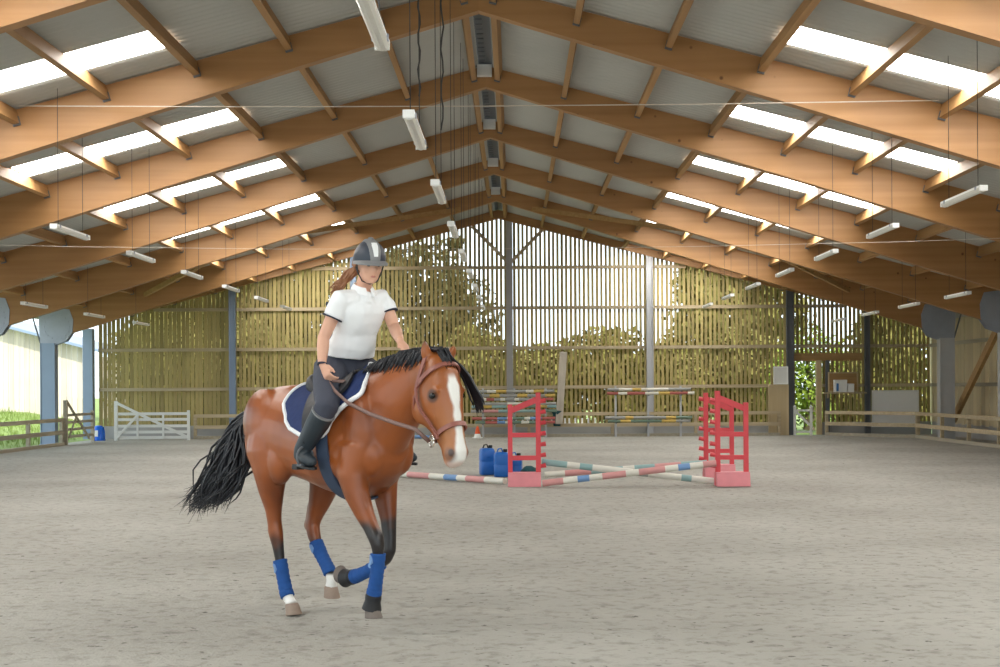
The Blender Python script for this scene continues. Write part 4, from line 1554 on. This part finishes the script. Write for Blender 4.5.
sd = local_root('saddle', 'black leather saddle strapped on the navy pad', 'saddle')
q = MB()
rings = []
for u, w, zt, th in ((-0.27, .05, 1.585, .03), (-0.255, .11, 1.615, .05), (-0.22, .14, 1.612, .06), (-0.14, .15, 1.578, .06), (-0.03, .135, 1.556, .05), (0.08, .115, 1.560, .05), (0.18, .10, 1.592, .06), (0.24, .085, 1.635, .05), (0.275, .05, 1.635, .04)):
    ring = []
    for k in range(20):
        a = 2 * math.pi * k / 20
        ca_, sa_ = math.cos(a), math.sin(a)
        y_ = w * sa_
        drop = -0.35 * abs(y_) ** 1.6 * 2.2
        ring.append(V(u, y_, zt + drop + (th * (ca_ - 1) if ca_ < 0 else th * (ca_ - 1) * 0.6)))
    rings.append(ring)
q.loft(rings)
q.build('seat', 'leather_black', sd, True)
for s in (-1, 1):
    q = MB()
    ro, ri = [], []
    for i in range(13):
        w = i / 12
        ph = math.radians(12 + 68 * w)
        ua = -0.12 + 0.16 * w
        ub = 0.27 + 0.13 * math.sin(math.pi * min(1, w * 1.1)) - 0.05 * w
        ro.append([tsurf(ua + (ub - ua) * k / 10, s * ph, 0.058) + V(0, s * 0.02 * smoothstep(.25, .4, ua + (ub - ua) * k / 10), 0) for k in range(11)])
        ri.append([tsurf(ua + (ub - ua) * k / 10, s * ph, 0.038) + V(0, s * 0.02 * smoothstep(.25, .4, ua + (ub - ua) * k / 10), 0) for k in range(11)])
    q.loft([a + list(reversed(b_)) for a, b_ in zip(ro, ri)])
    q.build('flap', 'leather_black', sd, True, None, 60)
    q = MB()
    q.tube([tsurf(0.10, s * math.radians(22), .075), tsurf(0.17, s * math.radians(48), .085), tsurf(0.20, s * math.radians(80), .085), V(0.185, s * 0.405, 1.16)], 0.014, 6, flat=0.35)
    q.build('stirrup_leather', 'leather_black', sd, True)
    q = MB()
    cs = V(0.165, s * 0.385, 1.065)
    pts = [cs + V(0, 0.058 * math.sin(a), 0.068 * math.cos(a) + 0.01) for a in [math.radians(-130 + 20 * k) for k in range(14)]]
    q.tube(pts + [], 0.0085, 6)
    q.box(cs + V(0, 0, -0.036), (0.05, 0.092, 0.014))
    q.build('stirrup_iron', 'steel_dark', sd, True, None, 40)
q = MB()
ro, ri = [], []
for k in range(37):
    a = math.radians(82 + 196 * k / 36)
    uc = 0.19 + 0.05 * math.sin(math.pi * k / 36)
    ro.append([tsurf(uc - 0.045, a, .026), tsurf(uc, a, .030), tsurf(uc + 0.045, a, .026)])
    ri.append([tsurf(uc + 0.045, a, .012), tsurf(uc - 0.045, a, .012)])
q.loft([a + b_ for a, b_ in zip(ro, ri)])
q.build('girth', 'girth_web', sd, True, None, 60)

# ------------------------------------------------------------------ bridle
br = local_root('bridle', 'brown leather bridle with reins on the bay horse', 'bridle')


def strap(pts_out, pts_in, name, mat, parent, halfw=0.011):
    q = MB()
    rings = []
    n = len(pts_out)
    for i in range(n):
        d = (pts_out[min(i + 1, n - 1)] - pts_out[max(i - 1, 0)]).normalized()
        nrm = (pts_out[i] - pts_in[i]).normalized()
        sd_ = d.cross(nrm).normalized()
        rings.append([pts_out[i] + sd_ * halfw, pts_out[i] - sd_ * halfw, pts_in[i] - sd_ * halfw, pts_in[i] + sd_ * halfw])
    q.loft(rings)
    return q.build(name, mat, parent, True, None, 50)


def head_strap(path, name, halfw=0.012, off=0.014):
    return strap([hsurf(t, p, off) for t, p in path], [hsurf(t, p, off - 0.010) for t, p in path], name, 'leather_brown', br, halfw)


R2 = math.radians
head_strap([(1.22 + 0.50 * (1 - (a / 100) ** 2), R2(a)) for a in range(-100, 101, 10)], 'browband', 0.014, 0.018)
head_strap([(4.95 + 0.25 * (1 - (a / 180) ** 2) - 0.0, R2(a)) for a in range(-180, 181, 12)], 'noseband', 0.014, 0.016)
for s in (-1, 1):
    head_strap([(1.3 + 4.2 * k / 14, s * R2(100 - 3 * k / 14)) for k in range(15)], 'cheekpiece', 0.010, 0.024)
    head_strap([(1.4 - 1.3 * k / 6, s * R2(104 - 60 * k / 6)) for k in range(7)], 'headpiece', 0.011, 0.022)
    head_strap([(1.5 + 0.9 * math.sin(math.pi * k / 20), s * R2(112 + 60 * k / 10)) for k in range(11)], 'throatlash', 0.008, 0.018)
    q = MB()
    bc = V(1.092, s * 0.090, 1.190)
    ring = [bc + V(0.032 * math.cos(a), s * 0.006 * math.cos(a), 0.036 * math.sin(a)) for a in [2 * math.pi * k / 16 for k in range(17)]]
    q.tube(ring, 0.0055, 6)
    q.build('bit_ring', 'chrome', br, True)
HAND_R = HP(329, 379, -0.27)
RE = [V(1.065, -0.085, 1.185), HP(415, 429, -.16), HP(395, 423, -.20), HP(370, 414, -.24), HP(348, 403, -.27), HP(335, 391, -.28), HAND_R + V(.0, 0, -.02)]
q = MB(); q.tube(RE, 0.013, 6, side=(0, 0, 1), flat=0.4); q.build('rein', 'rein_leather', br, True)
LE = [HAND_R + V(0.02, 0.01, -.01), HP(345, 381.5, -.20), HP(360, 377, -.08), V(0.34, 0.03, 1.655), V(0.55, 0.15, 1.60), V(0.85, 0.16, 1.42), V(1.065, 0.085, 1.185)]
q = MB(); q.tube(LE, 0.011, 6, side=(0, 0, 1), flat=0.4); q.build('rein', 'rein_leather', br, True)

# ------------------------------------------------------------------ rider
rider = local_root('person', 'rider in white polo shirt, dark breeches and helmet, patting the horse', 'person')
SH_R, SH_L = HP(340, 300, -.170), HP(383, 299, .165)
EL_R, WR_R = HP(323.5, 338, -.26), HP(322, 364, -.30)
EL_L, WR_L = HP(394.5, 328, .20), HP(400, 340.5, .05)
HIP = V(0.03, 0, 1.64)
CH = (SH_R + SH_L) / 2
HC = HP(369.5, 263, 0.0)                                   # centre of the skull
NECKB = V(CH.x + 0.01, 0, CH.z + 0.045)


def ell(c, fx, ly, n=20, tilt=0.0):
    """ellipse ring about c, half depth fx (forward) and half width ly; tilt leans the ring forward"""
    out = []
    for k in range(n):
        a = 2 * math.pi * k / n
        out.append(V(c) + V(fx * math.cos(a) * math.cos(tilt), ly * math.sin(a), -fx * math.cos(a) * math.sin(tilt)))
    return out


def torso_rings(off, z_from=0.0):
    pts = [(0.0, .105, .155), (0.18, .112, .165), (0.32, .112, .155), (0.40, .102, .142), (0.52, .095, .135), (0.70, .108, .155), (0.85, .105, .170), (0.95, .085, .165), (1.03, .055, .10)]
    rr = []
    for t, fx, ly in pts:
        if t < z_from:
            continue
        c = HIP.lerp(V(CH.x, 0, CH.z), t) + V(0.02 * math.sin(math.pi * t), 0, 0)
        rr.append(ell(c, fx + off, ly + off, 22, 0.25))
    return rr


# head frame: turned a little towards the camera and looking down
YAW, PITCH_H = math.radians(-16), math.radians(14)
RH = Matrix.Rotation(YAW, 3, 'Z') @ Matrix.Rotation(PITCH_H, 3, 'Y')


def hd(x, y, z):
    return HC + RH @ V(x, y, z)


def hand(mbd, wrist, direc, palm_n, thumb_side, curls, scale=1.0):
    """palm, four fingers of different length and a thumb; palm_n points out of the palm"""
    d = V(direc).normalized()
    pn = V(palm_n); pn = (pn - d * pn.dot(d)).normalized()
    wd = d.cross(pn) * thumb_side                            # towards the thumb
    S = scale
    rings = []
    for t, hw, ht in ((-0.02, .024, .020), (0.015, .030, .018), (0.05, .039, .015), (0.085, .040, .013), (0.095, .036, .010)):
        rings.append([wrist + d * (t * S) + wd * (hw * S * math.cos(a)) + pn * (ht * S * math.sin(a)) for a in [2 * math.pi * k / 12 for k in range(12)]])
    mbd.loft(rings)
    for j, (off, ln) in enumerate(((0.030, .074), (0.010, .082), (-0.010, .077), (-0.030, .060))):
        p = wrist + d * (0.086 * S) + wd * (off * S)
        path = [p - d * 0.02 * S, p]
        dd = d + wd * off * 1.5
        ang = 0
        for sgm in (0.45, 0.30, 0.25):
            ang += curls[j] if isinstance(curls, (list, tuple)) else curls
            v_ = (d * math.cos(ang) + pn * math.sin(ang) + wd * off * 1.2).normalized()
            p = p + v_ * ln * sgm * S
            path.append(p)
        mbd.tube(path, [.0095 * S, .0095 * S, .0088 * S, .008 * S, .006 * S], 8)
    b_ = wrist + d * (0.025 * S) + wd * (0.026 * S)
    mbd.tube([b_ - wd * 0.012, b_ + wd * 0.018 * S + d * 0.016 * S + pn * 0.006, b_ + wd * 0.026 * S + d * 0.045 * S + pn * 0.018 * S, b_ + wd * 0.022 * S + d * 0.070 * S + pn * 0.026 * S], [.014 * S, .012 * S, .010 * S, .0075 * S], 8)


rb = MB()
rb.loft(torso_rings(-0.022))
rb.tube([NECKB - V(.01, 0, .06), NECKB + V(0.0, 0, .03), HC + RH @ V(-0.02, 0, -0.07)], [.062, .052, .050], 14)
# skull and face
SK = [(-0.128, -.005, .040, .028), (-0.115, .020, .052, .038), (-0.090, .028, .064, .052), (-0.055, .018, .080, .062), (-0.02, .008, .090, .068), (0.02, .002, .095, .072), (0.06, -.003, .092, .070), (0.095, -.006, .070, .055), (0.118, -.008, .035, .03)]
rb.loft([[hd(cx_ + fx * math.cos(a), ly * math.sin(a), z) for a in [2 * math.pi * k / 20 for k in range(20)]] for z, cx_, fx, ly in SK])
rb.loft([[hd(x_ + r_ * math.cos(a) * 1.2, r_ * w_ * math.sin(a), z_) for a in [2 * math.pi * k / 10 for k in range(10)]] for z_, x_, r_, w_ in ((0.010, .088, .010, .9), (-0.010, .096, .012, .95), (-0.030, .103, .013, 1.15), (-0.042, .096, .012, 1.3), (-0.048, .088, .007, 1.2))])
rb.ball(hd(0.076, 0, -0.104), (.022, .022, .016), 8)
for s in (-1, 1):
    rb.ball(hd(-0.01, s * 0.072, -0.02), (.018, .010, .028), 8)
    rb.ball(hd(0.062, s * 0.036, -0.035), (.028, .024, .024), 8)
    rb.ball(hd(0.080, s * 0.032, 0.016), (.014, .026, .008), 8)
# arms and hands
for (sh, el, wr) in ((SH_R, EL_R, WR_R), (SH_L, EL_L, WR_L)):
    rb.tube([sh, sh.lerp(el, .35), sh.lerp(el, .75), el, el.lerp(wr, .3), el.lerp(wr, .7), wr], [.052, .046, .041, .038, .040, .033, .026], 14)
DR = (HP(330, 380, -0.28) - WR_R)
hand(rb, WR_R, DR + V(0.0, 0, -0.01), V(0.1, 0.9, -0.1), 1, [0.55, 0.6, 0.65, 0.7])
DL = (HP(407, 351, -0.035) - WR_L)
hand(rb, WR_L, DL, V(-0.25, -0.35, -1), 1, [0.22, 0.2, 0.22, 0.25])
# legs
KN = [V(0.335, s * 0.335, 1.385) for s in (-1, 1)]
AN = [V(0.10, s * 0.365, 1.115) for s in (-1, 1)]
for i, s in enumerate((-1, 1)):
    hp_ = V(0.03, s * 0.10, 1.64)
    rb.tube([hp_, hp_.lerp(KN[i], .4), hp_.lerp(KN[i], .8), KN[i], KN[i].lerp(AN[i], .35), AN[i]], [.085, .078, .062, .056, .056, .038], 14)
    rb.tube([AN[i] + V(-.03, 0, -.03), AN[i] + V(.06, s * .01, -.055), AN[i] + V(.15, s * .02, -.065)], [.034, .034, .028], 10)
rm_ = remesh(rb, 'body', 0.0065, 3, 0.5)
link('body', rm_, 'skin', rider, smooth=True)
# face details
for s in (-1, 1):
    q = MB(); q.ball(hd(0.084, s * 0.031, -0.004), (.008, .013, .005), 8, RH); q.build('eye', 'eye_dark', rider, True)
    q = MB(); q.tube([hd(0.088, s * 0.016, 0.012), hd(0.090, s * 0.032, 0.017), hd(0.080, s * 0.048, 0.013)], .0035, 5); q.build('eyebrow', 'hair_brown', rider, True)
q = MB(); q.tube([hd(0.083, -0.022, -0.073), hd(0.091, -0.008, -0.071), hd(0.091, 0.008, -0.071), hd(0.083, 0.022, -0.073)], [.003, .007, .007, .003], 8); q.build('lips', 'lip', rider, True)

# polo shirt
q = MB()
tr = torso_rings(0.018, 0.15)
q.loft(tr)
for (sh, el) in ((SH_R, EL_R), (SH_L, EL_L)):
    inn = V(CH.x, sh.y * 0.45, CH.z - 0.015)
    q.tube([inn, sh, sh.lerp(el, .25), sh.lerp(el, .46)], [.076, .068, .064, .063], 16)
q.tube([NECKB - V(0, 0, .06), NECKB + V(0.005, 0, .005)], [.085, .062], 16)
shirt_me = remesh(q, 'shirt', 0.0085, 4, 0.5)
rs = random.Random(5)
for vtx in shirt_me.vertices:                               # soft folds
    p = vtx.co
    f = noise.noise(V(p.x * 6 + p.z * 9, p.y * 9, p.z * 5 - p.x * 8)) * 0.010 + noise.noise(p * 22) * 0.003
    vtx.co = p + vtx.normal * f
shirt = link('polo_shirt', shirt_me, 'shirt_white', rider, smooth=True)
for (sh, el) in ((SH_R, EL_R), (SH_L, EL_L)):
    q = MB(); q.tube([sh.lerp(el, .455), sh.lerp(el, .485)], [.0655, .0655], 18); q.build('sleeve_trim', 'navy_trim', shirt, True, None, 40)
q = MB()
cr = []
for k in range(21):
    a = R2(18 + (342 - 18) * k / 20)
    b0 = NECKB + V(0.066 * math.cos(a) + 0.008, 0.064 * math.sin(a), 0.0 - 0.030 * math.cos(a))
    b1 = NECKB + V(0.056 * math.cos(a) + 0.004, 0.056 * math.sin(a), 0.042 - 0.024 * math.cos(a))
    b2 = NECKB + V(0.086 * math.cos(a) + 0.012, 0.084 * math.sin(a), 0.004 - 0.036 * math.cos(a))
    cr.append([b0, b1, b1 + V(0.006 * math.cos(a), 0.006 * math.sin(a), .004), b2])
q.loft(cr)
q.build('collar', 'shirt_white', shirt, True, None, 50)
q = MB(); q.ball(SH_R.lerp(EL_R, .16) + V(-.035, -.054, .012), (.014, .008, .018), 8); q.build('sleeve_badge', 'navy_trim', shirt, True)

# breeches
q = MB()
c0 = HIP
q.loft([ell(c0 + V(0.00, 0, -0.085), .13, .15, 20), ell(c0 + V(0, 0, -.02), .135, .178, 20, .1), ell(c0 + V(0.012, 0, .06), .125, .175, 20, .2), ell(c0 + V(0.030, 0, .13), .122, .164, 20, .25), ell(c0 + V(0.045, 0, .20), .100, .140, 20, .25)])
for i, s in enumerate((-1, 1)):
    hp_ = V(0.03, s * 0.10, 1.635)
    q.tube([hp_, hp_.lerp(KN[i], .35), hp_.lerp(KN[i], .75), KN[i], KN[i].lerp(AN[i], .3)], [.115, .108, .088, .074, .064], 16)
bm_ = remesh(q, 'breeches', 0.009, 4, 0.5)
link('breeches', bm_, 'breeches', rider, smooth=True)
# tall boots
for i, s in enumerate((-1, 1)):
    q = MB()
    k0 = KN[i].lerp(AN[i], .12)
    q.tube([k0, KN[i].lerp(AN[i], .35), KN[i].lerp(AN[i], .65), AN[i], AN[i] + V(-.012, 0, -.05)], [.076, .074, .064, .054, .050], 16)
    q.tube([AN[i] + V(-.045, 0, -.045), AN[i] + V(.02, 0, -.04), AN[i] + V(.09, s * .012, -.058), AN[i] + V(.15, s * .02, -.066), AN[i] + V(.178, s * .022, -.070)], [.034, .046, .042, .034, .018], 14)
    bt = remesh(q, 'boot', 0.009, 3, 0.5)
    bo = link('boot', bt, 'boot_leather', rider, smooth=True)
    q = MB()
    q.prism([(AN[i].x + a, AN[i].y + s * (0.02 * max(0, a) / .15) + b_, AN[i].z - 0.088 - 0.012 * max(0, a) / .15) for a, b_ in ((-.075, -.028), (-.085, 0), (-.075, .028), (0, .034), (.09, .042), (.16, .030), (.185, 0), (.16, -.030), (.09, -.042), (0, -.034))], (0, 0, -0.014))
    q.box(AN[i] + V(-.05, 0, -.112), (0.06, 0.055, 0.02))
    q.build('sole', 'black_rubber', bo)
    q = MB()
    d = (AN[i] - KN[i]).normalized()
    q.tube([k0 - d * 0.004, k0 + d * 0.006], [.0775, .0775], 18)
    q.build('top_piping', 'helmet_grey', bo, True, None, 40)

# helmet
hm_ = MB()
def helm_pt(th, ph, off=0.0):
    """th azimuth (0 = front), ph elevation from rim (0) to crown (90)"""
    rx, ry, rz = 0.124 + off, 0.103 + off, 0.118 + off
    c_, s_ = math.cos(ph), math.sin(ph)
    drop = -0.030 * (1 - math.cos(th)) / 2 * (1 - s_)
    return hd(-0.006 + rx * c_ * math.cos(th), ry * c_ * math.sin(th), 0.030 + rz * s_ + drop)


helmet = None
q = MB()
rings = []
for j in range(10):
    ph = R2(-6 + 95 * j / 9)
    rings.append([helm_pt(2 * math.pi * k / 36, ph) for k in range(36)])
rings_in = [[hd(*((RH.inverted() @ (p - HC)) * 0.93)) for p in rings[0]]]
q.loft(rings_in + rings)
helmet = q.build('helmet', 'helmet_navy', rider, True, None, 60)
q = MB()
rn = []
for j in range(26):
    t = R2(-4 + 150 * j / 25)
    row = []
    wdt = 0.036 + 0.010 * math.sin(min(math.pi, t))
    for lat in (-1, -0.6, 0, 0.6, 1):
        x_ = 0.124 * math.cos(t); z_ = 0.118 * math.sin(t)
        yy = lat * wdt
        k_ = math.sqrt(max(0.0, 1 - (yy / 0.103) ** 2))
        up = 0.007 if abs(lat) < 0.9 else -0.003
        row.append(hd(-0.006 + x_ * k_ * (1 + up / .12), yy, 0.030 + z_ * k_ * (1 + up / .12)))
    rn.append(row)
q.loft([r_ + [hd(*((RH.inverted() @ (p - HC)) * 0.94)) for p in reversed(r_)] for r_ in rn])
q.build('centre_band', 'helmet_grey', helmet, True, None, 50)
q = MB()
rn = []
for j in range(9):
    t = R2(14 + 46 * j / 8)
    wdt = 0.013 + 0.010 * j / 8 if j < 7 else 0.018
    row = []
    for lat in (-1, 0, 1):
        yy = lat * wdt
        k_ = math.sqrt(1 - (yy / 0.103) ** 2)
        row.append(hd(-0.006 + 0.124 * math.cos(t) * k_ * 1.075, yy, 0.030 + 0.118 * math.sin(t) * k_ * 1.075))
    rn.append(row)
q.loft([r_ + [hd(*((RH.inverted() @ (p - HC)) * 0.97)) for p in reversed(r_)] for r_ in rn])
q.build('silver_inset', 'helmet_silver', helmet, True, None, 50)
q = MB()
rn = []
for k in range(21):
    t = R2(-95 + 190 * k / 20)
    ext = 0.034 * max(0, math.cos(t)) ** 0.8
    a_ = helm_pt(t, R2(-2), -0.01)
    b_ = hd(-0.006 + (0.126 + ext) * math.cos(t), (0.107 + ext * 0.5) * math.sin(t), 0.012 - 0.030 * (1 - math.cos(t)) / 2 + 0.0 * ext)
    up = RH @ V(0, 0, 1)
    rn.append([a_ + up * 0.012, b_ + up * 0.006, b_ - up * 0.006, a_ - up * 0.006])
q.loft(rn)
q.build('peak', 'helmet_grey', helmet, True, None, 50)
q = MB(); q.lathe([(.018, 0), (.018, .008), (.010, .013)], hd(-0.006, 0, .150), 12, RH); q.build('crown_button', 'helmet_grey', helmet, True, None, 40)
q = MB()
for s in (-1, 1):
    q.tube([hd(0.02, s * 0.092, 0.01), hd(0.015, s * 0.078, -0.06), hd(0.03, s * 0.050, -0.112), hd(0.038, 0, -0.128)], 0.007, 6, flat=0.5)
    q.tube([hd(-0.05, s * 0.088, 0.0), hd(0.015, s * 0.078, -0.06)], 0.007, 6, flat=0.5)
q.build('chin_strap', 'black_rubber', helmet, True)
# ponytail blowing to the rider's right
q = MB()
rm2 = random.Random(11)
for k in range(60):
    b_ = hd(-0.105 + rm2.uniform(-.015, .015), -0.02 + rm2.uniform(-.03, .03), -0.025 + rm2.uniform(-.02, .02))
    j = rm2.gauss(0, 1)
    m1 = HP(348 + 1.5 * j, 277 + 2 * rm2.gauss(0, 1), -.02)
    m1.x -= 0.0
    m2 = HP(341 + 2 * j, 285 + 2.4 * rm2.gauss(0, 1), -.07)
    e = HP(335 + 3 * j, 290 + 3.4 * rm2.gauss(0, 1), -.10)
    q.tube(*curvy([b_, m1, m2, e], [.009, .010, .008, .0015]), 5)
q.build('ponytail', 'hair_brown', rider, True)
q = MB()
for s in (-1, 1):
    for k in range(10):
        q.tube([hd(-0.02 + .008 * k - .05, s * 0.082, 0.01), hd(-0.04 + .006 * k - .04, s * 0.083, -0.03), hd(-0.10, s * 0.05, -0.05 + rm2.uniform(-.02, .02))], [.008, .008, .004], 5)
q.build('side_hair', 'hair_brown', rider, True)
q = MB()
dW = (WR_R - EL_R).normalized()
q.tube([WR_R - dW * 0.006, WR_R + dW * 0.006], [.030, .030], 16)
tag(q.build('bracelet', 'navy_trim', rider, True, None, 40), 'dark woven bracelet')
